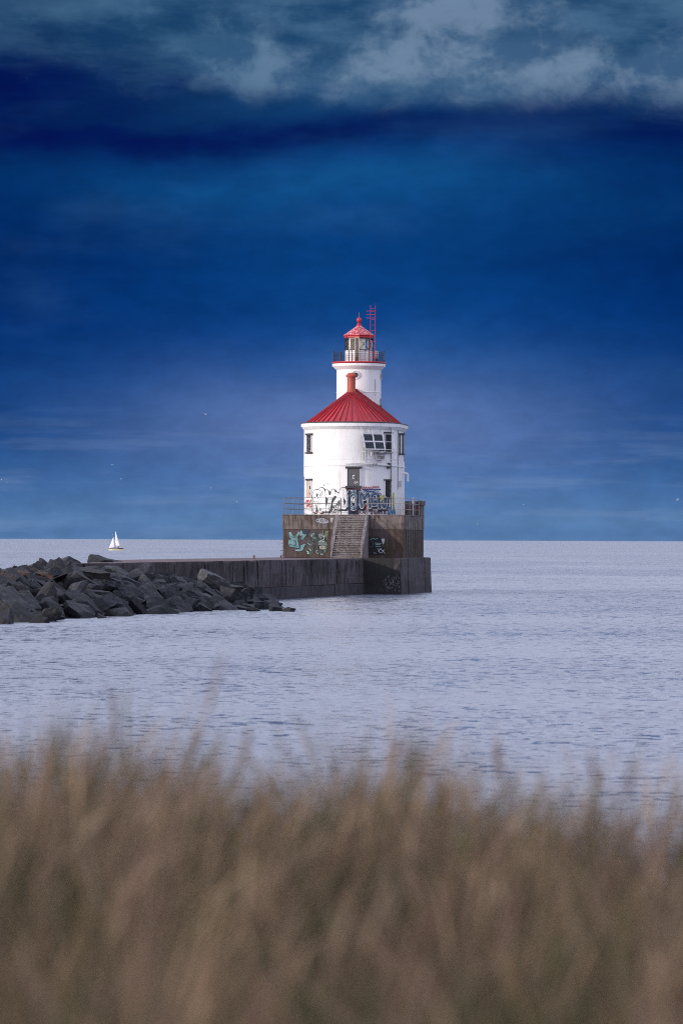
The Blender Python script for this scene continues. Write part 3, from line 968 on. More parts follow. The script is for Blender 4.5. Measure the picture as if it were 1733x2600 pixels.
# ------------------------------------------------------------------ concrete platform, stair, railings
PF = lthing('concrete_platform', 'brown stained square concrete platform that carries the lighthouse, painted with graffiti', 'platform', (0, 0, 0))
hb = zat(1272.5, 1045, KB)
zsp = zat(1344.5, 870, 0)
core = MB()
core.prism([(-HALF + .04, .05), (HALF - .04, .05), (HALF - .04, LP), (-HALF + .04, LP)], 0, zsp)
core.prism([(-HALF, 0), (HALF, 0), (HALF, LP + .02), (-HALF, LP + .02)], zsp + .002, HP - .12)
core.prism([(-HALF - .03, -.03), (HALF + .03, -.03), (HALF + .03, LP + .05), (-HALF - .03, LP + .05)], HP - .118, HP)
PW = part(core, 'wall', M['platform'], PF, bevel=.03)
pp = MB()
pp.prism([(-HALF, KB), (HALF, KB), (HALF, LP), (-HALF, LP)], HP + .002, hb)
RB = part(pp, 'rear_block', M['parapet'], PF, bevel=.03)
part(MB().prism([(HALF - .22, KB - .06), (HALF + .10, KB - .06), (HALF + .10, LP + .05), (HALF - .22, LP + .05)], hb - .38, hb + .05), 'block_cap', M['parapet'], PF, bevel=.02)
# formwork board ribs on the long side
rib = MB()
for k in range(1, 9):
    rib.box((HALF + .005, LP * k / 9 + .15 * math.sin(k * 7), HP / 2 - .1), (.05, .05, HP - .4))
part(rib, 'board_marks', M['platform'], PF)

STW0, STW1 = on_y(857, 1312, 0).x, on_y(936, 1312, 0).x
RUN = 4.4
NS = 19
ST = lthing('concrete_stair', 'worn straight flight of grey concrete steps up the front of the platform', 'stair', ((STW0 + STW1) / 2, -RUN / 2, 0))
sm = MB()
prof = [(-RUN, 0.0)]
for i in range(NS):
    yy = -RUN + RUN * i / NS
    zz = HP * (i + 1) / NS - .01
    prof += [(yy, zz), (yy + RUN / NS, zz)]
prof[-1] = (-.035, HP - .01)
prof += [(-.035, 0)]
CURB = .13
nP = len(prof)
xa, xb = STW0 + CURB, STW1 - CURB
vs = [(xa, y_, z_) for y_, z_ in prof] + [(xb, y_, z_) for y_, z_ in prof]
fs = [tuple(range(nP)), tuple(range(nP, 2 * nP))[::-1]] + [(i, (i + 1) % nP, nP + (i + 1) % nP, nP + i) for i in range(nP)]
sm.add(vs, fs)
for i in range(NS):      # worn nosings
    yy = -RUN + RUN * i / NS
    sm.box(((xa + xb) / 2, yy - .02, HP * (i + 1) / NS - .045), (xb - xa, .15, .075))
part(sm, 'steps', M['stair'], ST)
for (xs, xe) in ((STW0, xa), (xb, STW1)):
    cbm = MB()
    pr2 = [(-RUN - .10, 0), (-RUN - .10, .26), (-.035, HP - .02), (-.035, 0)]
    vs = [(xs, y_, z_) for y_, z_ in pr2] + [(xe, y_, z_) for y_, z_ in pr2]
    cbm.add(vs, [(0, 1, 2, 3), (7, 6, 5, 4), (0, 4, 5, 1), (1, 5, 6, 2), (2, 6, 7, 3), (3, 7, 4, 0)])
    part(cbm, 'side_curb', M['stair'], ST, bevel=.02)
for xx, nm, lb in ((STW0 + .07, 'stair_handrail', 'left slanting double-bar handrail of the concrete stair'), (STW1 - .07, 'stair_handrail', 'right slanting double-bar handrail of the concrete stair')):
    hr = lthing(nm, lb, 'handrail', (xx, -RUN + .2, .4), 'handrails of the stair')
    b0, t0 = Vector((xx, -RUN + .1, .45)), Vector((xx, -.05, HP + .02))
    for hgt in (1.05, .55):
        part(MB().tube([b0 + up * hgt, t0 + up * hgt, t0 + up * hgt + Vector((0, .25, 0))], .026, 8), 'rail', M['galv_dull'], hr)
    for f in (0, .36, .70, 1.0):
        p = b0.lerp(t0, f)
        part(MB().tube([p - up * .2, p + up * 1.05], .028, 8), 'post', M['galv_dull'], hr)

RH = zat(1264, 793, 0) - HP
def railing(nm, label, pts, posts, m_=None):
    m_ = m_ or M['steel']
    o = lthing(nm, label, 'railing', Vector(pts[0]), 'railings round the platform')
    for z_ in (RH, RH * .665, RH * .335):
        part(MB().tube([Vector(p) + up * z_ for p in pts], .026, 8), 'rail', m_, o)
    for p in posts:
        part(MB().tube([Vector(p), Vector(p) + up * RH], .034, 8), 'post', m_, o)
    return o
fy = .10
LX0 = -HALF + .10
pl = [(LX0, fy, HP), (on_y(865, 1290, fy).x, fy, HP)]
railing('platform_railing', 'brown three-bar steel railing on the platform edge left of the stair', pl, [pl[0], (on_y(793, 1290, fy).x, fy, HP), pl[1]])
ls = [(LX0, fy + .02, HP), (LX0, KB - .05, HP)]
railing('platform_railing', 'three-bar steel railing running back along the left side of the platform', ls, [(LX0, KB * f, HP) for f in (.2, .46, .72, .98)])
pr_ = [(on_y(934.5, 1290, fy).x, fy, HP), (HALF - .10, fy, HP)]
railing('platform_railing', 'grey three-bar steel railing on the platform edge right of the stair', pr_, [pr_[0], pr_[1]], M['galv_dull'])
rs = [(HALF - .10, fy + .02, HP), (HALF - .10, KB - .05, HP)]
railing('platform_railing', 'three-bar steel railing in front of the dark rear block on the right side', rs, [(HALF - .10, KB * f, HP) for f in (.12, .42, .72, .98)], M['galv_dull'])
gb = Vector((HALF - .04, KB * .58, HP))
lb_ = lthing('light_post', 'short thick grey post clamped to the railing on the right side', 'post', gb)
part(MB().tube([gb, gb + up * (RH + .12)], .05, 8), 'shaft', M['galv'], lb_)
part(MB().box(gb + up * (RH - .18), (.16, .5, .55)), 'box', M['galv'], lb_, bevel=.02)
# platform ladder rungs on its left side
mb = MB()
for py in (1369, 1379.5, 1388.5, 1397.5, 1406.5, 1410.5):
    zz = zat(py, 712, .6)
    mb.bar((-HALF + .02, .5, zz), (-HALF - .18 - .06 * (py > 1390), .5, zz), .04).bar((-HALF + .02, .95, zz), (-HALF - .18, .95, zz), .04).bar((-HALF - .18, .5, zz), (-HALF - .18, .95, zz), .04)
part(mb, 'ladder_rungs', M['rust_steel'], PF)

# ------------------------------------------------------------------ graffiti
class Paint:
    """painted marks in photograph pixels laid on a surface of the lighthouse"""
    def __init__(self, surf):
        self.surf, self.lift = surf, .005
    def poly(self, pts, colname, col, parent, step=6, curved=True, name='graffiti'):
        bm = bmesh.new()
        vs = [bm.verts.new((p[0], p[1], 0)) for p in pts]
        try:
            bm.faces.new(vs)
        except ValueError:
            bm.free()
            return
        self._finish(bm, colname, col, parent, step, curved, name)
    def stroke(self, lines, wd, colname, col, parent, closed=False, step=5, curved=True, name='graffiti', jitter=0.0):
        bm = bmesh.new()
        for ln in lines:
            pts = [Vector((p[0], p[1])) for p in ln]
            n = len(pts)
            if n < 2:
                continue
            L, Rr = [], []
            for i, p in enumerate(pts):
                d0 = (pts[i] - pts[i - 1]).normalized() if i > 0 else None
                d1 = (pts[i + 1] - pts[i]).normalized() if i < n - 1 else None
                if d0 is None: d0 = d1
                if d1 is None: d1 = d0
                a, b_ = Vector((-d0.y, d0.x)), Vector((-d1.y, d1.x))
                m_ = a + b_
                if m_.length < .3:
                    m_ = a
                m_.normalize()
                k = wd / 2 / max(.45, m_.dot(a))
                e = Vector((0, 0))
                if i == 0: e = -d1 * wd * .35
                if i == n - 1: e = d0 * wd * .35
                if i == 0:
                    for q_, w_ in ((.50, .28), (.36, .72)):
                        L.append(bm.verts.new((*(p - d1 * wd * q_ + a * wd / 2 * w_), 0)))
                        Rr.append(bm.verts.new((*(p - d1 * wd * q_ - a * wd / 2 * w_), 0)))
                L.append(bm.verts.new((*(p + m_ * k), 0)))
                Rr.append(bm.verts.new((*(p - m_ * k), 0)))
                if i == n - 1:
                    for q_, w_ in ((.36, .72), (.50, .28)):
                        L.append(bm.verts.new((*(p + d0 * wd * q_ + a * wd / 2 * w_), 0)))
                        Rr.append(bm.verts.new((*(p + d0 * wd * q_ - a * wd / 2 * w_), 0)))
            n = len(L)
            for i in range(n - 1):
                try:
                    bm.faces.new((L[i], L[i + 1], Rr[i + 1], Rr[i]))
                except ValueError:
                    pass
        self._finish(bm, colname, col, parent, step, curved, name)
    def _finish(self, bm, colname, col, parent, step, curved, name):
        if curved:
            bmesh.ops.triangulate(bm, faces=bm.faces)
            xs = [v.co.x for v in bm.verts]
            x = math.floor(min(xs) / step) * step + step
            while x < max(xs):
                g = list(bm.verts) + list(bm.edges) + list(bm.faces)
                bmesh.ops.bisect_plane(bm, geom=g, plane_co=(x, 0, 0), plane_no=(1, 0, 0))
                x += step
        else:
            bmesh.ops.triangulate(bm, faces=bm.faces)
        me = bpy.data.meshes.new(name)
        o3 = ORG[parent.name]
        for v in bm.verts:
            v.co = self.surf(v.co.x, v.co.y, self.lift) - o3
        bm.to_mesh(me)
        bm.free()
        me.materials.append(paint(colname, col))
        o = bpy.data.objects.new(name, me)
        COL.objects.link(o)
        o.parent = parent
        self.lift += .0009
        return o
def sm_(pts, n=3):
    """round off a polyline"""
    for _ in range(n):
        q = [pts[0]]
        for a, b_ in zip(pts, pts[1:]):
            q += [(a[0] * .75 + b_[0] * .25, a[1] * .75 + b_[1] * .25), (a[0] * .25 + b_[0] * .75, a[1] * .25 + b_[1] * .75)]
        q.append(pts[-1])
        pts = q
    return pts
DRUM = Paint(lambda px, py, lift: on_cyl(px, py, S0, RD + lift))
SHADOW = ('spray_slate', (0.026, 0.038, 0.052))
WHITE = ('spray_white', (0.78, 0.78, 0.79))
BLACK = ('spray_black', (0.0072, 0.0082, 0.013))
GREY = ('spray_blue_grey', (0.17, 0.22, 0.30))
TEAL = ('spray_teal', (0.13, 0.27, 0.29))
REDS = ('spray_red', (0.45, 0.03, 0.045))
# RAYZB: fat white letters over slate shadows
def sh(lines, dx_, dy_):
    return [[(a + dx_, c + dy_) for a, c in ln] for ln in lines]
letR = [sm_([(797, 1296), (797, 1250), (806, 1247), (813, 1255), (808, 1266), (799, 1268)]), sm_([(801, 1269), (808, 1280), (812, 1296)], 1)]
letA = [sm_([(814, 1296), (812, 1262), (811, 1248), (816, 1241), (820, 1250), (821, 1275), (823, 1294)], 2)]
letY = [sm_([(829, 1249), (830, 1260), (838, 1263), (844, 1259), (845, 1247)]), sm_([(838, 1264), (835, 1280), (832, 1294)], 1)]
letZ = [sm_([(850, 1254), (858, 1256), (858, 1266), (850, 1276), (847, 1285), (858, 1290), (864, 1288)])]
letB = [sm_([(868, 1288), (867, 1265), (865, 1248), (870, 1241), (876, 1247), (875, 1262), (882, 1268), (881, 1282), (873, 1289)])]
ALLL = letR + letA + letY + letZ + letB
DRUM.stroke(sh(ALLL, 4, 3), 13, *SHADOW, WALL)
DRUM.stroke(sh(ALLL, .6, 0), 12.6, *SHADOW, WALL)
DRUM.stroke(ALLL, 9.2, *WHITE, WALL)
# OMEN: blue-grey bubble letters with white edge and black shadow
ltO = [sm_([(889, 1256), (884.5, 1270), (888, 1287), (897, 1292.5), (905, 1286), (908, 1270), (904, 1256), (896, 1252), (888.5, 1257)])]
ltCrown = [[(888, 1249), (893, 1255), (897, 1248), (901, 1255), (907, 1247)]]
ltM = [sm_([(918, 1286), (914, 1268), (913, 1251), (919, 1254), (924, 1266)], 2), sm_([(924, 1266), (929, 1253), (934, 1252), (935, 1268), (938, 1286)], 2)]
ltE = [sm_([(953, 1252), (944, 1254), (941, 1266), (944, 1281), (952, 1282), (955, 1273), (949, 1272)], 2)]
ltN = [sm_([(958, 1254), (960, 1268), (963, 1288)], 1), sm_([(958, 1256), (966, 1266), (973, 1286)], 1), sm_([(976, 1286), (978, 1272), (976, 1264)], 1)]
DRUM.lift = .036
OM = ltO + ltM + ltE + ltN + ltCrown
DRUM.stroke(sh(OM, 2.5, 4), 15, *BLACK, WALL)
DRUM.stroke(sh(OM, 0, 0), 13.2, *BLACK, WALL)
DRUM.stroke(OM, 11.4, *WHITE, WALL)
DRUM.stroke(OM, 9.4, *GREY, WALL)
DRUM.stroke(sh(OM, 1.2, 1.6), 3.2, 'spray_dark_slate', (0.04, 0.055, 0.085), WALL)
DRUM.stroke([[(893.5, 1266), (895, 1275)], [(898, 1267), (899, 1276)]], 3, *WHITE, WALL)
DRUM.stroke(ltO, 2.6, 'spray_sea', (0.20, 0.33, 0.36), WALL)
DRUM.stroke([[(921, 1243), (965, 1243)], [(925, 1246), (950, 1249)]], 3, 'spray_cobalt', (0.03, 0.07, 0.22), WALL)
zig = []
for k in range(15):
    zig.append((920 + k * 3.0, 1241 - (5 if k % 2 else 0) - (1.5 if k > 8 else 0)))
DRUM.stroke([zig], 1.6, *REDS, WALL)
DRUM.stroke([[(964, 1262), (970, 1258), (967, 1266), (974, 1262), (966, 1272)]], 3.2, 'spray_yellow', (0.62, 0.60, 0.08), WALL)
DRUM.stroke([[(929, 1282), (930, 1294)]], 3, *REDS, WALL)
# CAMP DYNAMITE lettered along the foot
GL = {'C': [[(1, 0), (0, .2), (0, .8), (1, 1)]], 'A': [[(0, 1), (.5, 0), (1, 1)], [(.2, .65), (.8, .65)]], 'M': [[(0, 1), (.1, 0), (.5, .6), (.9, 0), (1, 1)]],
      'P': [[(0, 1), (0, 0), (.9, .1), (.8, .5), (0, .55)]], 'D': [[(0, 1), (0, 0), (.8, .2), (1, .6), (.6, 1), (0, 1)]], 'Y': [[(0, 0), (.5, .5), (1, 0)], [(.5, .5), (.5, 1)]],
      'N': [[(0, 1), (0, 0), (1, 1), (1, 0)]], 'I': [[(.5, 0), (.5, 1)]], 'T': [[(0, 0), (1, 0)], [(.5, 0), (.5, 1)]], 'E': [[(1, 0), (0, 0), (0, 1), (1, 1)], [(0, .5), (.7, .5)]],
      'V': [[(0, 0), (.5, 1), (1, 0)]], 'G': [[(1, .1), (.2, 0), (0, .6), (.4, 1), (1, .9), (.9, .55), (.6, .55)]], 'O': [[(.5, 0), (0, .5), (.5, 1), (1, .5), (.5, 0)]], 'S': [[(1, 0), (.1, .15), (.2, .45), (.9, .6), (.8, .95), (0, 1)]]}
def word(txt, x0, y0, wd, ht, gap):
    o, xx = [], x0
    for ch in txt:
        if ch != ' ':
            o += [[(xx + a * wd, y0 + c * ht) for a, c in ln] for ln in GL[ch]]
        xx += wd + gap
    return o
DRUM.stroke(word('CAMP', 913, 1295, 5, 8.5, 1.9), 1.7, 'spray_plum', (0.07, 0.02, 0.05), WALL)
DRUM.stroke(word('DYNAMITE', 941, 1295.5, 3.8, 9, 1.5), 1.7, 'spray_plum', (0.07, 0.02, 0.05), WALL)
DRUM.stroke(word('MV', 776.5, 1269, 5, 8, 2) + word('VG', 776.5, 1280, 5, 8, 2), 1.5, *REDS, WALL)
DRUM.stroke([sm_([(783, 1252), (787, 1251), (786, 1256), (789, 1258)], 1)], 1.3, *REDS, WALL)
DRUM.stroke(word('SO', 840, 1294, 5, 9, 1.5) + word('AM', 842, 1281, 5, 8, 1), 1.1, *BLACK, WALL)
DRUM.stroke([[(999, 1252), (1000, 1290)]], 4.0, 'spray_lime', (0.50, 0.55, 0.14), WALL)
DRUM.stroke(word('DA', 986, 1288, 7, 17, 3.0), 3.2, 'spray_blue', (0.03, 0.17, 0.34), WALL)
for k in range(26):
    px_, py_ = random.uniform(796, 838), random.uniform(1224, 1240)
    if k > 18: px_, py_ = random.uniform(868, 882), random.uniform(1288, 1304)
    s_ = random.uniform(.6, 1.3)
    DRUM.poly([(px_ + s_ * math.cos(a), py_ + s_ * math.sin(a)) for a in [2 * pi * j / 7 for j in range(7)]], 'spray_pale_teal', (0.42, 0.62, 0.62), WALL) if k % 3 == 0 else None
DRUM.stroke([sm_([(800, 1302), (806, 1299), (812, 1303), (818, 1300)], 1)], 1.4, 'spray_pink', (0.7, 0.35, 0.38), WALL)
# scratched tag on the grey board
DRUM.lift = .07
DRUM.stroke([[(898, 1226), (901, 1222), (902, 1228), (905, 1222), (908, 1227)], [(899, 1229), (908, 1224)]], .9, *WHITE, o_[0])
DRUM.lift = .06
DRUM.stroke([[(893, 1289), (893.1, 1290)], [(899, 1296), (899.1, 1297)]], 1.6, *WHITE, dr[0])

# marks on the platform front
FRONT = Paint(lambda px, py, lift: on_y(px, py, (.05 if py > 1345.2 else 0.0) - lift))
G = dict(curved=False)
# EOM throw-up
FRONT.poly([(799, 1322), (802, 1314), (810, 1314), (818, 1313), (828, 1316), (836, 1322), (835, 1329), (826, 1331), (815, 1330), (804, 1330)], 'spray_black', BLACK[1], PW, **G)
FRONT.poly([(800.5, 1322), (803, 1315.5), (810, 1315.5), (818, 1314.5), (827, 1317.5), (834.5, 1322.5), (833.5, 1328), (826, 1329.5), (815, 1328.8), (804.5, 1328.6)], 'spray_lilac_grey', (0.34, 0.33, 0.37), PW, **G)
FRONT.stroke(word('EOM', 803, 1317, 7.5, 9.5, 2.6), 1.3, *BLACK, PW, **G)
FRONT.poly([(838, 1315), (846, 1314), (843, 1328), (839, 1323)], 'spray_lilac_grey', (0.34, 0.33, 0.37), PW, **G)
# teal wild-style piece
tealA = [[(733, 1352), (738, 1350), (743, 1359), (750, 1361), (757, 1350), (762, 1353), (754, 1364), (757, 1372), (748, 1378), (741, 1370), (734, 1363)],
         [(763, 1347), (784, 1346), (778, 1358), (768, 1371), (763, 1368), (768, 1356), (762, 1353)],
         [(733, 1371), (745, 1369), (757, 1376), (760, 1392), (748, 1390), (735, 1388), (732, 1380)],
         [(762, 1386), (770, 1382), (776, 1381), (770, 1391), (768, 1397), (758, 1400), (748, 1396), (757, 1395), (763, 1392)]]
for pg in tealA:
    cx_ = sum(p[0] for p in pg) / len(pg); cy_ = sum(p[1] for p in pg) / len(pg)
    FRONT.poly([(cx_ + (a - cx_) * 1.16 + .6, cy_ + (c - cy_) * 1.16 + .8) for a, c in pg], 'spray_navy', (0.02, 0.026, 0.05), PW, **G)
for pg in tealA:
    FRONT.poly(pg, *TEAL, PW, **G)
FRONT.stroke([[(736, 1354), (743, 1364), (752, 1366)], [(766, 1350), (778, 1349)], [(735, 1382), (748, 1385), (757, 1389)], [(745, 1372), (752, 1374)]], 1.3, 'spray_navy', (0.02, 0.026, 0.05), PW, **G)
FRONT.stroke([[(735, 1352), (741, 1361), (751, 1363)], [(764, 1349), (782, 1347)], [(750, 1397), (762, 1399), (770, 1393)], [(757, 1350), (768, 1358)]], 1.0, 'spray_ice', (0.42, 0.62, 0.62), PW, **G)
# grey-green skull-like blob with teeth and leaf ears
FRONT.poly([(786, 1356), (795, 1350), (806, 1348), (804, 1358), (812, 1372), (806, 1380), (796, 1376), (789, 1370)], 'spray_moss_dark', (0.035, 0.05, 0.045), PW, **G)
FRONT.poly([(787, 1357), (793, 1353), (801, 1352), (797, 1358), (789, 1363)], 'spray_moss', (0.16, 0.195, 0.19), PW, **G)
FRONT.poly([(805, 1378), (810, 1368), (818, 1366), (828, 1371), (833, 1378), (834, 1392), (829, 1402), (815, 1405), (805, 1398), (802, 1388)], 'spray_moss_dark', (0.035, 0.05, 0.045), PW, **G)
FRONT.poly([(808, 1378), (812, 1371), (818, 1370), (826, 1374), (830, 1380), (830, 1384), (820, 1386), (808, 1384)], 'spray_moss', (0.16, 0.195, 0.19), PW, **G)
FRONT.poly([(807, 1356), (813, 1353), (821, 1357), (822, 1366), (814, 1368), (809, 1363)], 'spray_moss', (0.16, 0.195, 0.19), PW, **G)
FRONT.poly([(826, 1350), (832, 1347), (834, 1352), (831, 1360), (826, 1366), (823, 1360)], 'spray_leaf', (0.13, 0.20, 0.13), PW, **G)
FRONT.stroke([[(819, 1346), (821, 1358), (824, 1364)]], 1.8, 'spray_moss', (0.16, 0.195, 0.19), PW, **G)
for k in range(5):
    FRONT.poly([(811 + k * 3.4, 1387), (813.6 + k * 3.4, 1387), (813.4 + k * 3.4, 1390.3), (811.2 + k * 3.4, 1390.3)], 'spray_bone', (0.50, 0.47, 0.44), PW, **G)
    FRONT.poly([(812 + k * 3.2, 1391.4), (814.5 + k * 3.2, 1391.4), (814.2 + k * 3.2, 1394.6), (812.2 + k * 3.2, 1394.6)], 'spray_bone', (0.50, 0.47, 0.44), PW, **G)
FRONT.stroke([sm_([(780, 1378), (786, 1372), (792, 1378), (790, 1388), (782, 1390), (778, 1383)], 1), sm_([(776, 1394), (782, 1404), (790, 1408), (796, 1402), (794, 1392)], 1), [(786, 1398), (792, 1393), (788, 1404)], [(795, 1370), (793, 1384)]], 2.2, 'spray_teal_dark', (0.07, 0.12, 0.12), PW, **G)
FRONT.stroke([[(782, 1380), (788, 1383)], [(779, 1399), (785, 1406)], [(790, 1360), (796, 1366), (803, 1366)], [(808, 1376), (816, 1373), (824, 1376)], [(784, 1392), (790, 1398)]], 1.2, 'spray_ice', (0.30, 0.42, 0.42), PW, **G)
gr_ = random.Random(4)
for k in range(34):
    x0_, y0_ = gr_.uniform(776, 832), gr_.uniform(1350, 1408)
    if k < 8: x0_, y0_ = gr_.uniform(736, 772), gr_.uniform(1352, 1396)
    a_ = gr_.uniform(0, 6.28)
    r1 = gr_.uniform(2, 5)
    arc = [(x0_ + r1 * math.cos(a_ + q_ * .5), y0_ + r1 * math.sin(a_ + q_ * .5)) for q_ in range(7)]
    FRONT.stroke([arc], gr_.uniform(.7, 1.3), *gr_.choice([('spray_black', BLACK[1]), ('spray_navy', (0.02, 0.026, 0.05)), ('spray_teal_dark', (0.07, 0.12, 0.12)), ('spray_ice', (0.30, 0.42, 0.42))]), PW, **G)
# black rectangle with white scribbles right of the stair
FRONT.poly([(936, 1364), (962, 1363), (968, 1370), (970, 1386), (979, 1396), (978, 1409), (935, 1408)], 'spray_black', BLACK[1], PW, **G)
FRONT.stroke([[(940, 1370), (946, 1367), (952, 1369), (959, 1367)], [(951, 1379), (967, 1379.5)], [(953, 1383), (965, 1383)], [(953, 1387), (966, 1387.5)], [(948, 1404), (955, 1404.5)]], 1.1, 'spray_ice', (0.30, 0.42, 0.42), PW, **G)
FRONT.stroke([[(958, 1392), (962, 1398), (966, 1392), (970, 1399), (976, 1396)], [(968, 1404), (973, 1400), (977, 1405)], [(960, 1400), (966, 1403)]], 1.4, 'spray_pale', (0.5, 0.54, 0.55), PW, **G)
FRONT.stroke([sm_([(941, 1376), (946, 1374), (947, 1386), (942, 1391), (939, 1386)], 1)], 1.2, 'spray_steel_blue', (0.07, 0.10, 0.15), PW, **G)
FRONT.poly([(968, 1368), (976, 1367.5), (976.5, 1374), (974, 1380), (972, 1382), (970, 1377), (968.5, 1374)], 'spray_pale', (0.5, 0.54, 0.55), PW, **G)
# red scrawl on the rear block
RBP = Paint(lambda px, py, lift: on_y(px, py, KB - lift))
RBP.stroke([[(1027, 1290), (1031, 1287), (1034, 1292), (1038, 1288), (1042, 1291)], [(1056, 1288), (1061, 1286), (1060, 1296), (1056, 1297), (1056, 1290)]], 2.0, 'spray_rust_red', (0.20, 0.03, 0.03), RB, **G)

# ------------------------------------------------------------------ pier
PA = at(920, 1510, 343.6)                       # inner corner where the head block steps out
PB = at(1017, 1510, 342.8)                      # near corner of the head
PCc = at(1092, 1503, 361.0)                     # far right corner of the head
PE = at(440, 1541, 282.0)
pdir = (Vector((PE.x, PE.y, 0)) - Vector((PA.x, PA.y, 0))).normalized()      # towards land
pnr = Vector((-pdir.y, pdir.x, 0))
if pnr.x < 0: pnr = -pnr
def pier_pt(s, wv, z=0.0):
    p = Vector((PA.x, PA.y, 0)) + pdir * s + pnr * wv
    return Vector((p.x, p.y, z))
SE = 88.0
PIER = thing('concrete_pier', 'long dark concrete pier with cracked vertical slabs running out to the lighthouse', 'pier', (PA.x, PA.y, 0))
ORG[PIER.name] = Vector((PA.x, PA.y, 0))
# deck
mb = MB()
deckpoly = [pier_pt(0, -.02), pier_pt(86, -.02), pier_pt(40, -11.0), pier_pt(-28, -11.0), Vector((PCc.x - .05, PCc.y + 3, 0)), Vector((PCc.x - .05, PCc.y, 0)), Vector((PB.x - .05, PB.y + .02, 0)), Vector((PA.x + .02, PA.y + .03, 0))]
mb.prism([(p.x, p.y) for p in deckpoly], -2.0, ZP - .02)
part(mb, 'deck', M['pier_top'], PIER, bevel=.05)
# face slabs: uneven widths, each set a little in or out, tops chipped
rs_ = random.Random(5)
mb, mbb = MB(), MB()
s = 0.0
zj = .98
while s < SE:
    wdt = rs_.choice([1.0, 1.6, 2.2, 2.8, 3.4, 4.2])
    gap = rs_.choice([.03, .05, .05, .08, .16])
    ins = rs_.uniform(-.05, .07)
    top = ZP - rs_.choice([.0, .0, .01, .03, .10])
    lean = rs_.uniform(-.05, .05)
    if top > ZP - .015: top = ZP - .004 - rs_.uniform(0, .01)
    e0_, e1_ = s + gap, s + wdt
    ch = rs_.uniform(.05, .3) if rs_.random() < .45 else 0.02
    th_ = .45
    vs = [pier_pt(e0_, .12 + ins, zj), pier_pt(e1_, .12 + ins, zj), pier_pt(e1_, .10 + ins + lean, top - ch * 1.5), pier_pt(e1_ - ch, .08 + ins + lean, top), pier_pt(e0_, .08 + ins + lean, top)]
    back = [Vector((v.x, v.y, v.z)) - pnr * th_ for v in vs]
    mb.add(vs + back, [(0, 1, 2, 3, 4), (9, 8, 7, 6, 5)] + [(i, (i + 1) % 5, 5 + (i + 1) % 5, 5 + i) for i in range(5)])
    s += wdt
s = 0.0
while s < SE:
    wdt = rs_.choice([3.0, 4.5, 6.0])
    ins = rs_.uniform(.10, .18)
    a, c = pier_pt(s + .03, .12 + ins), pier_pt(s + wdt, .12 + ins)
    zt_ = zj - .02 + rs_.uniform(-.05, .04)
    ai, ci = a - pnr * .6, c - pnr * .6
    mbb.add([(a.x, a.y, -1), (c.x, c.y, -1), (c.x, c.y, zt_), (a.x, a.y, zt_), (ai.x, ai.y, -1), (ci.x, ci.y, -1), (ci.x, ci.y, zt_ + .05), (ai.x, ai.y, zt_ + .05)],
            [(0, 1, 2, 3), (3, 2, 6, 7), (0, 3, 7, 4), (1, 5, 6, 2)])
    s += wdt
part(mb, 'face_slabs', M['pier'], PIER, bevel=.025)
for k in range(34):
    ck = MB()
    s0_ = rs_.uniform(1, 60)
    z1_ = ZP - rs_.uniform(0, .9) if k % 3 else ZP - .02
    z2_ = max(zj, z1_ - rs_.uniform(.4, 1.9))
    wdk = rs_.uniform(.03, .16)
    sh_ = rs_.uniform(-.5, .5)
    n_ = 6
    L_, R_ = [], []
    for q_ in range(n_ + 1):
        f = q_ / n_
        ww_ = wdk * (1 - f) ** .7 * rs_.uniform(.5, 1.3) + .012
        ps = s0_ + sh_ * f + rs_.uniform(-.08, .08)
        zz_ = z1_ + (z2_ - z1_) * f
        L_.append(pier_pt(ps - ww_, .215, zz_)); R_.append(pier_pt(ps + ww_, .215, zz_))
    for q_ in range(n_):
        ck.add([L_[q_], R_[q_], R_[q_ + 1], L_[q_ + 1]], [(0, 1, 2, 3)])
    part(ck, 'crack', paint('crack_black', (0.008, 0.007, 0.009), 0.95), PIER)
dr_ = MB()
for k in range(16):
    s0_, z1_ = rs_.uniform(1, 50), rs_.uniform(1.4, 2.9)
    ln_, ww_ = rs_.uniform(.4, 1.3), rs_.uniform(.05, .14)
    dr_.add([pier_pt(s0_ - ww_, .222, z1_), pier_pt(s0_ + ww_, .222, z1_ - .05), pier_pt(s0_ + ww_ * .3, .222, z1_ - ln_), pier_pt(s0_ - ww_ * .2, .222, z1_ - ln_ * .9)], [(0, 1, 2, 3)])
part(dr_, 'lime_runs', paint('lime_run', (0.105, 0.095, 0.105), 0.95), PIER)
part(mbb, 'footing', M['pier_base'], PIER)
# head block
M['pier_head_shaded'] = concrete('shade_darkened_pier_head_concrete', (0.017, 0.015, 0.018), (0.009, 0.008, 0.009), 0.6, wet=0.7)  # base colour near-black, holding the shadow the pier casts on the front
def head_wall(a, c, n_pan, name, m_, seed):
    r_ = random.Random(seed)
    mb = MB()
    a, c = Vector((a.x, a.y, 0)), Vector((c.x, c.y, 0))
    d = (c - a)
    L = d.length
    d.normalize()
    nrm_ = Vector((d.y, -d.x, 0))
    cuts = [0] + sorted(r_.uniform(.12, .9) for _ in range(n_pan - 1)) + [1]
    for f0, f1 in zip(cuts, cuts[1:]):
        ins = r_.uniform(-.03, .05)
        p, q = a + d * (L * f0 + (.03 if f0 > 0 else 0)), a + d * L * f1
        top = ZP + .03 - r_.uniform(0, .03)
        bat = .16
        mb.add([p + nrm_ * (bat + ins) + up * -1, q + nrm_ * (bat + ins) + up * -1, q + nrm_ * ins + up * top, p + nrm_ * ins + up * top,
                p - nrm_ * .6 + up * -1, q - nrm_ * .6 + up * -1, q - nrm_ * .6 + up * top, p - nrm_ * .6 + up * top],
               [(0, 1, 2, 3), (3, 2, 6, 7), (0, 3, 7, 4), (1, 5, 6, 2), (0, 4, 5, 1), (4, 7, 6, 5)])
    return part(mb, name, m_, PIER, bevel=.04)
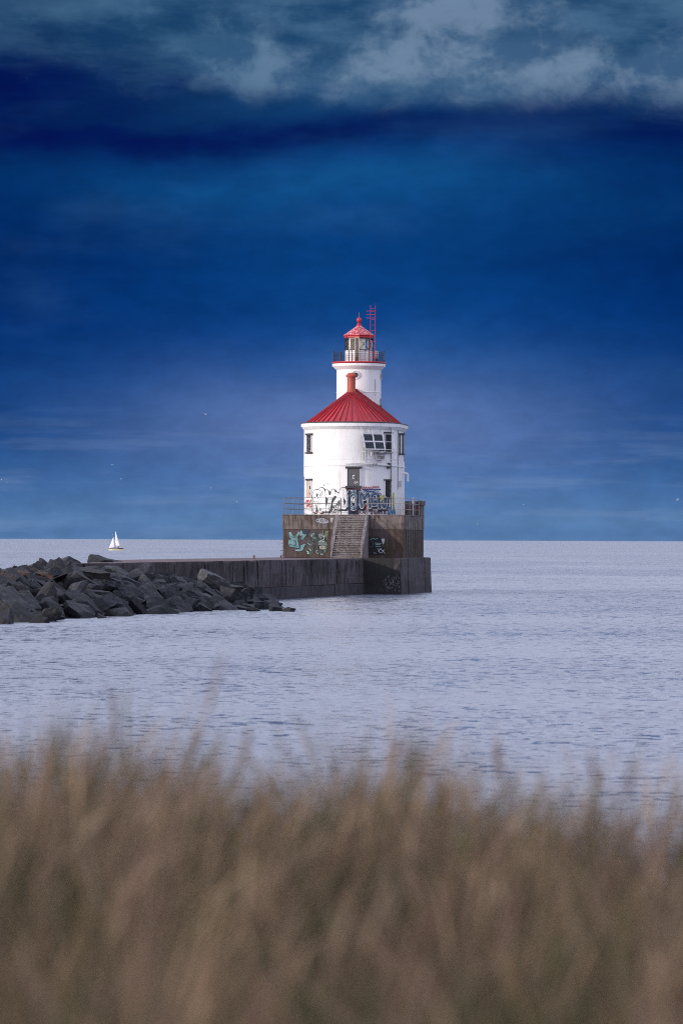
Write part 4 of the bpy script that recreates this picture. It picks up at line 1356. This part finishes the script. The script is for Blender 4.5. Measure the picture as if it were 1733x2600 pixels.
head_wall(PA + Vector((-.2, 0, 0)), PB, 1, 'head_front', M['pier_head_shaded'], 3)
head_wall(PB, PCc, 5, 'head_side', M['pier'], 9)
head_wall(PCc, Vector((PCc.x - 2, PCc.y + 12, 0)), 3, 'head_side', M['pier'], 12)
# gull lime running down the corner
rl = random.Random(21)
mb = MB()
a_, c_ = Vector((PA.x - .2, PA.y, 0)), Vector((PB.x, PB.y, 0))
dd = (c_ - a_).normalized()
nf = Vector((dd.y, -dd.x, 0))
for k in range(70):
    px_ = min(1014, max(962, rl.gauss(996, 12)))
    py_ = min(1502, max(1455, rl.gauss(1486, 10)))
    f = (px_ - 920) / (1017 - 920)
    zz = HC + (yh(px_) - py_) / FPX * 343
    p = a_.lerp(c_, f * .97 + .03)
    bat = .16 * (1 - (zz + 1) / (ZP + 1))
    p = p + nf * (bat + .065 + k * .0008)
    ln, wd = rl.uniform(.05, .30), rl.uniform(.005, .018)
    tl = rl.uniform(-.6, .6)
    d1 = (dd * math.sin(tl) + up * math.cos(tl))
    s1 = (dd * math.cos(tl) - up * math.sin(tl))
    mb.add([p + up * zz - s1 * wd, p + up * zz + s1 * wd, p + up * zz + d1 * ln + s1 * wd * .3, p + up * zz + d1 * ln - s1 * wd * .3], [(0, 1, 2, 3)])
part(mb, 'bird_lime', paint('bird_lime', (0.30, 0.28, 0.29)), PIER)

# bollards on the pier deck
def bollard(px, Y, h, r_, lb):
    p = at(px, 1400, Y)
    o = thing('bollard', lb, 'bollard', (p.x, p.y, ZP - .02))
    MB().lathe([(r_, 0), (r_, h * .72), (r_ * 1.35, h * .75), (r_ * 1.35, h), (0, h)], (0, 0), 14).build('post', M['rust_red'], o)
    MB().lathe([(r_ * 1.7, 0), (r_ * 1.7, .05), (0, .05)], (0, 0), 14).build('base', M['rust_steel'], o)
M['rust_red'] = mat('rusty_iron', (0.16, 0.055, 0.03), 0.8, 0.1, 0.4, 6)
bollard(645, 335, .28, .07, 'small rusty bollard on the pier deck, well left of the platform')
bollard(713.5, 342, .24, .07, 'small dark bollard on the pier deck at the foot of the platform corner')

# ------------------------------------------------------------------ rubble mound and boulders
def Hm(s, wv):
    """mound height in pier coordinates (s towards land, wv to the right of the pier face)"""
    crest = np.interp(s, [36, 44, 52, 62, 74, 86, 94, 100, 107, 116, 160], [-.6, .3, 1.0, 1.8, 2.35, 2.75, 3.1, 2.8, 2.4, 2.2, 2.1])
    wid = np.interp(s, [36, 44, 60, 72, 90, 110, 160], [4.0, 6.5, 10.0, 9.6, 7.8, 8.4, 9.5])
    if wv >= 0:
        f = min(1.0, wv / wid)
        return crest * (1 - f ** 1.15) - .25 * f
    return crest - (max(0, -wv - 4) * .35)
ss = list(np.linspace(34, 165, 80))
ww = list(np.linspace(-13, 12, 30))
mb = MB()
vs = []
for s in ss:
    for wv in ww:
        if wv < 0 and s < 84:
            vs.append(pier_pt(s, -.35, min(Hm(s, 0), ZP) - .75))
        else:
            vs.append(pier_pt(s, wv, Hm(s, wv) - .75 + .12 * math.sin(s * 2.1 + wv * 3)))
nw = len(ww)
fs = [(i * nw + j, i * nw + j + 1, (i + 1) * nw + j + 1, (i + 1) * nw + j) for i in range(len(ss) - 1) for j in range(nw - 1)]
mb.add(vs, fs)
M['rubble'] = mat('rubble_core', (0.022, 0.021, 0.024), 0.95, 0, 0.4, 2.0)
tag(mb.build('rubble_terrain', M['rubble']), kind='structure')

def rock_mat(name, col, lich=None, lk=0.0, wet=True):
    def fn(t, g, c, b):
        x, y, z = t.sep(g)
        n = t.noise(g, 2.2, 8, 0.7)
        c = t.mix(t.sstep(n, 0.48, 0.62) * 0.8, c, tuple(v * 2.4 for v in col))
        n4 = t.noise(t.vec(x * 1.2, y * 1.2, z * 4.5), 1.5, 5, 0.6)
        c = t.mix(t.sstep(n4, 0.50, 0.60) * 0.6, c, tuple(v * 0.45 for v in col))
        sp = t.noise(g, 14.0, 3, 0.6)
        c = t.mix(t.sstep(sp, 0.66, 0.74) * 0.3, c, (0.15, 0.15, 0.16))
        if lich:
            c = t.mix(t.sstep(t.noise(g, 1.3, 7, 0.65), 0.55 - lk, 0.72 - lk), c, lich)
        if wet:
            gp_ = t.new('ShaderNodeNewGeometry')
            zz = t.sep(gp_.outputs['Position'])[2]
            c = t.mix(t.sstep(zz + t.noise(gp_.outputs['Position'], 1.2, 4, 0.5) * 0.35, 0.55, 0.30) * 0.7, c, (0.012, 0.013, 0.017))
        return c
    m_ = mat(name, col, 0.78, 0, 0.3, 1.1, 0, fn)
    t = NT(m_.node_tree)
    bs = m_.node_tree.nodes['Principled BSDF']
    bp = t.new('ShaderNodeBump')
    bp.inputs['Strength'].default_value = 0.9
    bp.inputs['Distance'].default_value = 0.06
    tc_ = t.new('ShaderNodeTexCoord').outputs['Object']
    t.put(bp.inputs['Height'], t.noise(tc_, 3.0, 10, 0.7))
    t.l.new(bp.outputs[0], bs.inputs['Normal'])
    return m_
RM = {'dark grey': rock_mat('dark_basalt', (0.0125, 0.0138, 0.020)),
      'charcoal': rock_mat('charcoal_rock', (0.012, 0.013, 0.018)),
      'mid grey': rock_mat('grey_rock', (0.027, 0.0285, 0.036)),
      'brownish': rock_mat('brown_rock', (0.019, 0.016, 0.017)),
      'rust-orange': rock_mat('lichen_rock', (0.045, 0.032, 0.028), (0.15, 0.052, 0.018), 0.08),
      'white-limed': rock_mat('limed_rock', (0.06, 0.06, 0.066), (0.42, 0.41, 0.42), -0.05)}
RM = {k: v for k, v in RM.items()}

def rock_mesh(seed, kind):
    """quarried block: a box split by random cleavage planes, then roughened"""
    from mathutils import noise as mn
    r_ = random.Random(seed)
    bm = bmesh.new()
    bmesh.ops.create_cube(bm, size=2.6)
    dims = {'blocky': (1.05, .82, .70), 'slab': (1.30, .85, .42), 'wedge': (1.15, .80, .62)}[kind]
    planes = []
    for ax_ in range(3):
        for sg in (-1, 1):
            n = Vector((0, 0, 0))
            n[ax_] = sg
            n = (n + Vector((r_.uniform(-.30, .30), r_.uniform(-.30, .30), r_.uniform(-.30, .30)))).normalized()
            planes.append((n, r_.uniform(.78, .98)))
    for _ in range({'blocky': 7, 'slab': 5, 'wedge': 5}[kind]):
        n = Vector((r_.gauss(0, 1), r_.gauss(0, 1), r_.gauss(0, 1))).normalized()
        planes.append((n, r_.uniform(.80, 1.08)))
    if kind == 'wedge':
        planes.append((Vector((.62, r_.uniform(-.35, .35), .75)).normalized(), r_.uniform(.30, .45)))
    for n, h in planes:
        bmesh.ops.bisect_plane(bm, geom=list(bm.verts) + list(bm.edges) + list(bm.faces), plane_co=n * h, plane_no=n, clear_outer=True)
        bm.edges.ensure_lookup_table()
        op = [e for e in bm.edges if e.is_boundary]
        if op:
            bmesh.ops.holes_fill(bm, edges=op, sides=0)
    bmesh.ops.remove_doubles(bm, verts=bm.verts, dist=.02)
    bmesh.ops.bevel(bm, geom=list(bm.edges), offset=.035, segments=1, affect='EDGES', clamp_overlap=True)
    bmesh.ops.triangulate(bm, faces=bm.faces)
    for _ in range(5):
        le = [e for e in bm.edges if e.calc_length() > .20]
        if not le:
            break
        bmesh.ops.subdivide_edges(bm, edges=le, cuts=1)
        bmesh.ops.triangulate(bm, faces=[f for f in bm.faces if len(f.verts) > 3])
    offv = Vector((r_.uniform(0, 50), r_.uniform(0, 50), r_.uniform(0, 50)))
    bm.normal_update()
    for v in bm.verts:
        p = v.co
        st_ = math.floor((p.dot(Vector((.3, .2, .93))) + mn.noise(p * 1.1 + offv) * .4) * 4.5)
        k = mn.noise(p * 1.5 + offv) * .07 + mn.noise(p * 4.0 + offv) * .035 + mn.noise(p * 10 + offv) * .014 + mn.noise(Vector((st_ * 3.1, offv.x, offv.y))) * .045
        q = p + v.normal * k
        v.co = Vector((q.x * dims[0], q.y * dims[1], q.z * dims[2]))
    bmesh.ops.recalc_face_normals(bm, faces=bm.faces)
    me = bpy.data.meshes.new('boulder')
    bm.to_mesh(me)
    bm.free()
    me.polygons.foreach_set('use_smooth', [True] * len(me.polygons))
    try:
        me.set_sharp_from_angle(angle=R(24))
    except Exception:
        pass
    return me
ROCKS = []
for kind, cnt in (('blocky', 6), ('slab', 5), ('wedge', 5)):
    for i in range(cnt):
        base = rock_mesh(100 + i * 7 + len(kind), kind)
        ROCKS.append((kind, base))
rr = random.Random(42)
used = {}
def proj(p):
    """world -> photograph pixel"""
    px = 866.5 + p.x / p.y * FPX
    return px, yh(px) - (p.z - HC) / p.y * FPX
placed = []
def sil(px):
    return np.interp(px, [-60, 0, 30, 100, 160, 190, 300, 330, 400, 430, 520, 570, 623, 676, 760],
                     [1470, 1457, 1452, 1436, 1424, 1417, 1415, 1420, 1431, 1442, 1451, 1479, 1499, 1525, 1546])
def add_rock(p, size, kind=None, colour=None, rot=None, note=None):
    kind_, me0 = rr.choice([k for k in ROCKS if kind is None or k[0] == kind])
    key = (me0.name, colour)
    if key not in used:
        m2 = me0.copy()
        m2.materials.clear()
        m2.materials.append(RM[colour])
        used[key] = m2
    o = bpy.data.objects.new('boulder', used[key])
    COL.objects.link(o)
    o.location = p
    o.scale = (size * rr.uniform(.9, 1.15), size * rr.uniform(.85, 1.1), size * rr.uniform(.85, 1.15))
    o.rotation_euler = rot or (rr.uniform(-.5, .5), rr.uniform(-.2, .65), rr.uniform(0, 6.28))
    placed.append((o, kind_, colour, size, note))
    return o
# dart-throwing over the mound
pts = []
tries = 0
while tries < 26000 and len(pts) < 281:
    tries += 1
    s = rr.uniform(40, 140)
    wmax = np.interp(s, [36, 44, 60, 72, 90, 110, 160], [4.0, 6.5, 10.0, 9.6, 7.8, 8.4, 9.5])
    wmin = .5 if s < 84 else -5.5
    wv = rr.uniform(wmin, wmax + .4)
    size = rr.choice([.38, .5, .6, .72, .86, 1.02])
    if wv < -2.5: size = min(size, .9)
    p = pier_pt(s, wv)
    if s < 84 and wv < size * .9:
        continue
    px, py = proj(Vector((p.x, p.y, Hm(s, wv))))
    if px < -45 or px > 742:
        continue
    ok = True
    for (q, sz) in pts:
        if (q - p).length < (sz + size) * .60:
            ok = False
            break
    if not ok:
        continue
    pts.append((p, size))
    h = Hm(s, wv)
    f = wv / wmax
    colr = rr.choices(['dark grey', 'charcoal', 'mid grey', 'brownish'], [5, 3.5, 2.4 + 1.5 * (s < 80), 1.2 + .8 * (f < .3)])[0]
    if f < .15 and s > 95 and rr.random() < .22: colr = 'rust-orange'
    kind = rr.choices(['blocky', 'slab', 'wedge'], [3.2, 3.0, 2.6])[0]
    hw = math.atan2(pnr.y, pnr.x)
    rot = None
    if rr.random() < .55:      # slabs sliding down towards the water
        rot = (rr.uniform(-.25, .25), rr.uniform(.15, .75), hw + rr.uniform(-.7, .7))
    zf = h - size * rr.uniform(.05, .38)
    if px > 742:
        continue
    zmax = HC - (sil(px) - yh(px)) / FPX * p.y - size * .62
    zf = min(zf, zmax)
    if zf < -size * .3:
        continue
    if f > .9: zf = min(zf, .15)
    add_rock((p.x, p.y, zf), size, kind, colr, rot)
# the marked ones of the photograph: crest blocks, limed rock by the wall, low tip stones
def by_px(px, py, Y, size, kind, colr, rot, note=None):
    p = at(px, py, Y)
    add_rock(p, size, kind, colr, rot, note)
by_px(160, 1441, 268, 1.0, 'wedge', 'mid grey', (.1, .3, 2.6), 'pale triangular boulder on the crest')
by_px(105, 1449, 262, .6, 'blocky', 'charcoal', (.2, .1, .5))
by_px(252, 1433, 275, .85, 'blocky', 'charcoal', (.15, -.1, .9))
by_px(288, 1428, 282, .52, 'slab', 'charcoal', (.1, .1, .2))
by_px(345, 1463, 262, 1.05, 'wedge', 'mid grey', (.0, .1, 3.6), 'big pale grey boulder with a flat sloping face')
by_px(296, 1446, 268, .46, 'blocky', 'rust-orange', (.1, .2, 1.3), 'bright rust-orange block near the crest')
by_px(115, 1466, 246, .55, 'blocky', 'rust-orange', (.3, .2, .3))
by_px(22, 1471, 240, .6, 'blocky', 'rust-orange', (.2, .1, 2.0))
by_px(537, 1477, 275, .95, 'blocky', 'white-limed', (.1, .2, .6), 'dark boulder with a white-limed top beside the pier wall')
by_px(590, 1518, 270, .9, 'blocky', 'charcoal', (.1, .4, .6))
by_px(625, 1528, 276, .85, 'slab', 'dark grey', (.1, .35, .2))
by_px(665, 1541, 268, .6, 'blocky', 'charcoal', (.0, .2, 1.2))
by_px(700, 1549, 262, .42, 'blocky', 'charcoal', (.1, .05, .4))
by_px(735, 1551, 260, .38, 'blocky', 'charcoal', (.05, -.05, 2.6), 'low flat stone lying in the water')
by_px(645, 1549, 261, .45, 'slab', 'dark grey', (.1, .1, 1.0))
# labels from shape, colour and place
for (o, kind, colr, size, note) in placed:
    px, py = proj(Vector(o.location))
    h = o.location.z
    big = 'small' if size < .7 else 'large' if size > 1.15 else 'medium'
    row = 'at the waterline' if h < .45 else 'low on the slope' if h < 1.2 else 'halfway up the slope' if h < 2.1 else 'near the crest'
    colpos = ('at the left edge' if px < 70 else 'left of the sailboat' if px < 235 else 'below the sailboat' if px < 345 else 'right of the sailboat' if px < 470 else 'by the pier wall' if px < 600 else 'at the far tip')
    o['label'] = f'{note}, {colpos}' if note else f'{big} {colr} {kind} boulder {row}, {colpos}'
    o['category'] = 'boulder'
    o['group'] = 'boulders of the breakwater mound'

# ------------------------------------------------------------------ sailboat
BY = 1640.0
bp0 = at(296, 1397, BY)
SB = thing('sailboat', 'small sailing boat with white sails and cream hull far out on the lake', 'sailboat', (bp0.x, bp0.y, 0))
k = BY / FPX
X = lambda px: (px - 296) * k
Zb = lambda py: (1397.3 - py) * k
def hull(zlow, zhigh, m_, name, sc=1.0):
    mb = MB()
    xs = np.linspace(X(277), X(316.5), 15)
    vs, fs = [], []
    for xx in xs:
        f = (xx - xs[0]) / (xs[-1] - xs[0])
        bw = 1.05 * max(.03, (math.sin(pi * min(1, f * .80 + .06))) ** .7) * sc
        rise = .12 * (1 - f) ** 2
        zl, zh = zlow - .0, zhigh + rise
        vs += [(xx, -bw, zh), (xx, -bw * .78, zl), (xx, 0, zl - .25), (xx, bw * .78, zl), (xx, bw, zh)]
    for i in range(14):
        for j in range(4):
            a = i * 5 + j
            fs.append((a, a + 1, a + 6, a + 5))
        fs.append((i * 5 + 4, i * 5, i * 5 + 5, i * 5 + 9))
    fs += [(0, 1, 2, 3, 4), (74, 73, 72, 71, 70)]
    mb.add(vs, fs)
    return mb.build(name, m_, SB, smooth=40)
M['sail'] = mat('sailcloth', (0.82, 0.81, 0.83), 0.8, 0, 0.03, 1)
HULL = hull(-.05, .50, mat('cream_hull_paint', (0.72, 0.66, 0.42), .4), 'hull')
hull(.52, .72, mat('dark_sheer_strake', (0.10, 0.05, 0.05), .4), 'sheer_strake', 1.01)
MB().box((X(307), 0, .86), (2.0, 1.2, .28)).build('cabin', mat('boat_dark_deck', (0.05, 0.045, 0.05), .5), SB, bevel=.05)
MB().tube([(X(293.2), 0, .6), (X(293.4), 0, Zb(1347.5))], [.06, .03], 8).build('mast', M['galv'], SB)
MB().tube([(X(294), 0, Zb(1388)), (X(307), -.25, Zb(1388.3))], .04, 6).build('boom', M['galv'], SB)
def sail(a, b_, c, belly, name):
    mb = MB()
    n = 8
    a, b_, c = Vector(a), Vector(b_), Vector(c)
    idx = {}
    vs = []
    for i in range(n + 1):
        for j in range(n + 1 - i):
            u, v = i / n, j / n
            p = a * (1 - u - v) + b_ * u + c * v
            p.y -= belly * 4 * (u + v) * (1 - u - v) * .6 + belly * 2 * u * v
            idx[(i, j)] = len(vs)
            vs.append(p)
    fs = []
    for i in range(n):
        for j in range(n - i):
            fs.append((idx[i, j], idx[i + 1, j], idx[i, j + 1]))
            if j < n - i - 1:
                fs.append((idx[i + 1, j], idx[i + 1, j + 1], idx[i, j + 1]))
    mb.add(vs, fs)
    o = mb.build(name, M['sail'], SB, smooth=60)
    md = o.modifiers.new('thickness', 'SOLIDIFY')
    md.thickness = .01
    return o
MS = sail((X(293.6), 0, Zb(1348.5)), (X(294), 0, Zb(1389)), (X(306.6), -.3, Zb(1388.5)), .28, 'mainsail')
sail((X(288.8), 0, Zb(1363)), (X(277.3), -.1, Zb(1392)), (X(293), -.35, Zb(1391)), .35, 'jib')
MB().bar((X(296.2), -.36, Zb(1371.5)), (X(300.4), -.40, Zb(1370.2)), .03, .10).bar((X(295.8), -.30, Zb(1366)), (X(297.5), -.33, Zb(1364.8)), .03, .08).build('sail_marks', M['box_grey'], MS)
# helmsman: one skinned body
def person(loc, label):
    me = bpy.data.meshes.new('person')
    J = [((0, 0, .12), .17), ((0, 0, .40), .19), ((0, 0, .60), .15), ((0, 0, .70), .07), ((-.02, 0, .84), .115), ((-.02, 0, .93), .10),
         ((.10, -.14, .12), .10), ((-.30, -.15, .16), .085), ((-.32, -.15, -.22), .06), ((-.10, .14, .12), .10), ((-.34, .16, .14), .085), ((-.36, .16, -.22), .06),
         ((0, -.24, .56), .065), ((-.06, -.30, .30), .05), ((-.26, -.24, .24), .04), ((0, .24, .56), .065), ((.08, .32, .32), .05), ((.28, .22, .26), .04)]
    ed = [(0, 1), (1, 2), (2, 3), (3, 4), (4, 5), (0, 6), (6, 7), (7, 8), (0, 9), (9, 10), (10, 11), (2, 12), (12, 13), (13, 14), (2, 15), (15, 16), (16, 17)]
    me.from_pydata([j[0] for j in J], ed, [])
    o = bpy.data.objects.new('person', me)
    COL.objects.link(o)
    md = o.modifiers.new('skin', 'SKIN')
    for v, j in zip(me.skin_vertices[0].data, J):
        v.radius = (j[1], j[1])
    me.skin_vertices[0].data[0].use_root = True
    o.modifiers.new('sub', 'SUBSURF').render_levels = 1
    me.materials.append(mat('dark_jacket', (0.02, 0.022, 0.03), .8))
    o.location = loc
    tag(o, label, 'person')
person((bp0.x + X(301), bp0.y - .35, 1.02), 'person in dark clothes sitting in the cockpit of the sailboat')

# ------------------------------------------------------------------ gulls
M['gull_white'] = mat('gull_white', (0.80, 0.80, 0.80), .8)
M['gull_grey'] = mat('gull_grey', (0.22, 0.23, 0.26), .8)
def gull(px, py, Y, yaw, bank, flap, label, dark=False, span=1.0):
    p = at(px, py, Y)
    o = thing('gull', label, 'gull', p, yaw, 'gulls flying over the lake')
    o.rotation_euler = (bank, 0, yaw)
    o.scale = (span * .8,) * 3
    n = 10
    prof = [(0, -.30), (.03, -.27), (.06, -.20), (.085, -.08), (.08, .05), (.05, .18), (.045, .22), (.05, .26), (.035, .31), (.0, .36)]
    mb = MB()
    vs, fs = [], []
    for r_, yy in prof:
        for j in range(8):
            vs.append((r_ * math.cos(2 * pi * j / 8), yy, r_ * .85 * math.sin(2 * pi * j / 8)))
    for i in range(n - 1):
        for j in range(8):
            fs.append((i * 8 + j, i * 8 + (j + 1) % 8, (i + 1) * 8 + (j + 1) % 8, (i + 1) * 8 + j))
    mb.add(vs, fs)
    mb.add([(-.03, -.25, .01), (.03, -.25, .01), (.08, -.42, .0), (-.08, -.42, .0), (-.03, -.25, -.01), (.03, -.25, -.01), (.08, -.42, -.01), (-.08, -.42, -.01)], [(0, 1, 2, 3), (7, 6, 5, 4), (0, 3, 7, 4), (1, 5, 6, 2), (2, 6, 7, 3)])
    mb.build('body', M['gull_white'], o, smooth=50)
    for sg in (-1, 1):
        wg = MB()
        z1, z2 = .22 * flap, .10 * flap
        pts = [(sg * .05, .10, .03), (sg * .32, .16, z1), (sg * .68, .02, z2), (sg * .66, -.03, z2 - .005), (sg * .34, -.02, z1 - .01), (sg * .05, -.10, .02)]
        lo_ = [(a, c, d - .025) for a, c, d in pts]
        wg.add(pts + lo_, [(0, 1, 4, 5), (1, 2, 3, 4), (6, 11, 10, 7), (7, 10, 9, 8)] + [(i, (i + 1) % 6, 6 + (i + 1) % 6, 6 + i) for i in range(6)])
        wg.build('wing', M['gull_grey'] if dark else M['gull_white'], o)
gull(520.5, 1051.5, 900, .3, .5, 1.2, 'highest gull, well left of the lighthouse roof', True, .9)
gull(4, 1217.5, 900, 1.2, .4, .8, 'white gull at the left edge, the upper one', False, .55)
gull(17.5, 1226, 900, .7, .3, .6, 'white gull at the left edge, the lower one', False, .4)
gull(284.5, 1180.5, 900, .5, -.5, 1.3, 'white gull gliding high above the sailboat', False, .75)
gull(307.5, 1216.5, 900, 2.2, .5, 1.0, 'white gull nearer above the sailboat mast', False, .6)
gull(534.5, 1239, 900, .4, .2, 1.2, 'dark-winged gull between sailboat and lighthouse', True, .7)
gull(601, 1274, 900, 1.0, .6, .9, 'white gull low over the water left of the lighthouse platform', False, .5)
gull(286.5, 1357, 1500, .8, .6, .9, 'tiny white gull beside the top of the sailboat jib', False, .45)
gull(1211.5, 1329.5, 900, .4, -.5, 1.2, 'dark-winged gull low over the horizon right of the lighthouse', True, .9)
gull(1328, 1281, 900, .9, .5, .9, 'tiny white gull in the open sky right of the lighthouse', False, .4)
gull(1719, 1268.5, 800, .9, -.7, 1.1, 'large white gull at the right edge of the sky', False, 1.15)

# ------------------------------------------------------------------ dune and beach
def dune(xx, yy):
    h = 3.26 - .37 * math.tanh(xx * .36) + .05 * math.sin(xx * .9 + 1) + .05 * math.sin(yy * .7 + xx * .3)
    if yy > 15:
        h -= (yy - 15) * .105 + max(0, yy - 15) ** 1.2 * .01
    if abs(xx) > 60:
        h -= (abs(xx) - 60) * .01
    return h
M['sand'] = mat('dune_sand', (0.14, 0.115, 0.09), 0.95, 0, 0.25, 3, 0.01)
gx = [-400, -200, -100, -60, -30, -16] + list(np.linspace(-10, 10, 21)) + [16, 30, 60, 100, 200, 400]
gy = [-300, -120, -60, -30, -15] + list(np.linspace(-8, 60, 50))
tag(sheet(gx, gy, dune).build('ground', M['sand'], smooth=80), kind='structure')

# grass: blades in one mesh
def grass(n, xr, yr, seed, name):
    g = np.random.default_rng(seed)
    x0 = g.uniform(xr[0], xr[1], n)
    y0 = g.uniform(yr[0], yr[1], n)
    # clump the roots
    nc = int(n / 60)
    cx, cy = g.uniform(xr[0], xr[1], nc), g.uniform(yr[0], yr[1], nc)
    ci = g.integers(0, nc, n)
    mixk = g.random(n) < .86
    ox, oy = g.normal(0, .06, n), g.normal(0, .06, n)
    x0 = np.where(mixk, cx[ci] + ox, x0)
    y0 = np.where(mixk, cy[ci] + oy, y0)
    tall = g.normal(0, 1, nc)
    z0 = np.array([dune(a, c) for a, c in zip(x0, y0)]) - .02
    L = (.65 + .06 * np.where(mixk, tall[ci], 0) + .10 * g.normal(0, 1, n)).clip(.28, 1.02)
    # wave-like drifts of height
    L *= 1 + .09 * np.sin(x0 * 2.3 + 1.0) * np.sin(y0 * 1.1) + .09 * np.sin(x0 * 5.6 + y0 * .5) + .05 * np.sin(x0 * 11 + y0)
    lean_dir = np.arctan2(oy + .010, ox + .028) + g.normal(0, .35, n)
    lean = np.clip(np.abs(g.normal(.08, .13, n)) + np.hypot(ox, oy) * 2.0, 0, .62)
    wd = g.uniform(.0012, .0032, n)
    seg = 8
    seedy = g.random(n) < .22
    t_ = np.linspace(0, 1, seg)
    bend = lean[:, None] * (t_[None, :] ** 1.7)
    hx, hy = np.cos(lean_dir), np.sin(lean_dir)
    PXs = x0[:, None] + hx[:, None] * bend * L[:, None] * 1.3
    PYs = y0[:, None] + hy[:, None] * bend * L[:, None] * 1.3
    PZs = z0[:, None] + L[:, None] * (t_[None, :] - .35 * bend * t_[None, :])
    face = g.uniform(0, pi, n)
    wx_, wy_ = np.cos(face), np.sin(face)
    taper = np.repeat(((1 - t_ ** 2.2) * .92 + .08)[None, :], n, 0)
    head = np.where(t_ < .70, .40, 1.9 * np.sin(np.clip((t_ - .62) / .38, 0, 1) * pi) ** .8 + .12)
    taper = np.where(seedy[:, None], head[None, :], taper)
    L = np.where(seedy, L * 1.06, L)
    dxw, dyw = wx_[:, None] * wd[:, None] * taper, wy_[:, None] * wd[:, None] * taper
    V = np.empty((n, seg, 2, 3), np.float32)
    V[:, :, 0, 0], V[:, :, 0, 1], V[:, :, 0, 2] = PXs - dxw, PYs - dyw, PZs
    V[:, :, 1, 0], V[:, :, 1, 1], V[:, :, 1, 2] = PXs + dxw, PYs + dyw, PZs
    V = V.reshape(-1, 3)
    base = (np.arange(n) * seg * 2)[:, None] + (np.arange(seg - 1) * 2)[None, :]
    F = np.stack([base, base + 1, base + 3, base + 2], -1).reshape(-1, 4)
    me = bpy.data.meshes.new(name)
    me.vertices.add(len(V))
    me.vertices.foreach_set('co', V.ravel())
    me.loops.add(F.size)
    me.loops.foreach_set('vertex_index', F.ravel().astype(np.int32))
    me.polygons.add(len(F))
    me.polygons.foreach_set('loop_start', (np.arange(len(F)) * 4).astype(np.int32))
    me.update(calc_edges=True)
    at_ = me.attributes.new('tint', 'FLOAT', 'POINT')
    tint = np.repeat(np.clip(.5 + np.where(mixk, g.normal(0, .15, nc)[ci], 0) + g.normal(0, .20, n) + .18 * seedy, 0, 1), seg * 2).astype(np.float32)
    at_.data.foreach_set('value', tint)
    me.update()
    return me
gm = bpy.data.materials.new('dune_grass_blades')
gm.use_nodes = True
t = NT(gm.node_tree)
b = gm.node_tree.nodes['Principled BSDF']
b.inputs['Roughness'].default_value = .75
b.inputs['Specular IOR Level'].default_value = .2
an = t.new('ShaderNodeAttribute')
an.attribute_name = 'tint'
gpos = t.new('ShaderNodeNewGeometry').outputs['Position']
gx_, gy_, gz_ = t.sep(gpos)
pn = t.noise(t.vec(gx_ * 2.4, gy_ * .9, gz_ * 1.2), 1.7, 4, .6)
f = (E(t, an.outputs['Fac']) + (pn - .5) * 2.9).cl()
c = t.ramp(f, [(0.0, (0.026, 0.040, 0.014)), (.26, (0.066, 0.074, 0.028)), (.40, (0.095, 0.068, 0.038)), (.58, (0.170, 0.120, 0.076)), (.78, (0.33, 0.238, 0.160)), (1.0, (0.17, 0.105, 0.080))])
t.put(b.inputs['Base Color'], c)
GR = bpy.data.objects.new('dune_grass', grass(92000, (-5.5, 5.5), (3.6, 15.2), 3, 'dune_grass'))
GR.data.materials.append(gm)
COL.objects.link(GR)
tag(GR, 'tan and olive beach grass covering the dune in the foreground', 'grass', kind='stuff')
# tall seed stalks that stand clear of the grass
M['stalk'] = mat('dry_stalk', (0.13, 0.085, 0.07), .85, 0, .25, 8)
M['seed'] = mat('seed_head', (0.17, 0.115, 0.10), .9, 0, .25, 12)
def stalk(px, ptop, Y, lean, label, head=.22):
    tip = at(px, ptop, Y)
    bx = tip.x - lean
    root = (bx, Y, dune(bx, Y) - .02)
    o = thing('seed_stalk', label, 'grass stalk', root, 0, 'tall seed stalks above the dune grass')
    L = tip - Vector(root)
    pts = [Vector((0, 0, 0)), Vector((L.x * .15, 0, L.z * .4)), Vector((L.x * .5, 0, L.z * .75)), L]
    MB().tube(pts, [.0035, .003, .0025, .0015], 6).build('stem', M['stalk'], o)
    mb = MB()
    g = random.Random(int(px))
    d = (pts[3] - pts[2]).normalized()
    for k in range(26):
        f = k / 25
        p = L - d * head * (1 - f)
        a = g.uniform(0, 6.28)
        rr_ = (.004 + .009 * math.sin(pi * min(1, f * .9 + .1)))
        side = Vector((math.cos(a), math.sin(a), .9)).normalized()
        q = p + side * rr_ * 1.3
        mb.tube([p, p.lerp(q, .6), q + Vector((0, 0, .008))], [.0012, .0034, .0008], 5)
    mb.build('seed_head', M['seed'], o)
stalk(293, 1752, 12.5, -.02, 'dark upright seed stalk, tallest on the left side of the grass', .17)
stalk(566, 1668, 11.5, .14, 'pale seed stalk leaning right, highest of all over the water', .17)
stalk(1258, 1890, 13.5, -.03, 'faint seed stalk right of the middle of the grass', .12)
stalk(1500, 1905, 12.0, -.06, 'dark seed stalk leaning left near the right edge', .12)
stalk(1600, 1930, 12.0, .03, 'dark seed stalk standing upright nearest the right edge', .12)
stalk(1035, 1880, 13.0, .02, 'faint seed stalk below the pier head', .12)
stalk(630, 1850, 12.8, .02, 'short brown seed stalk below the rock mound tip', .12)
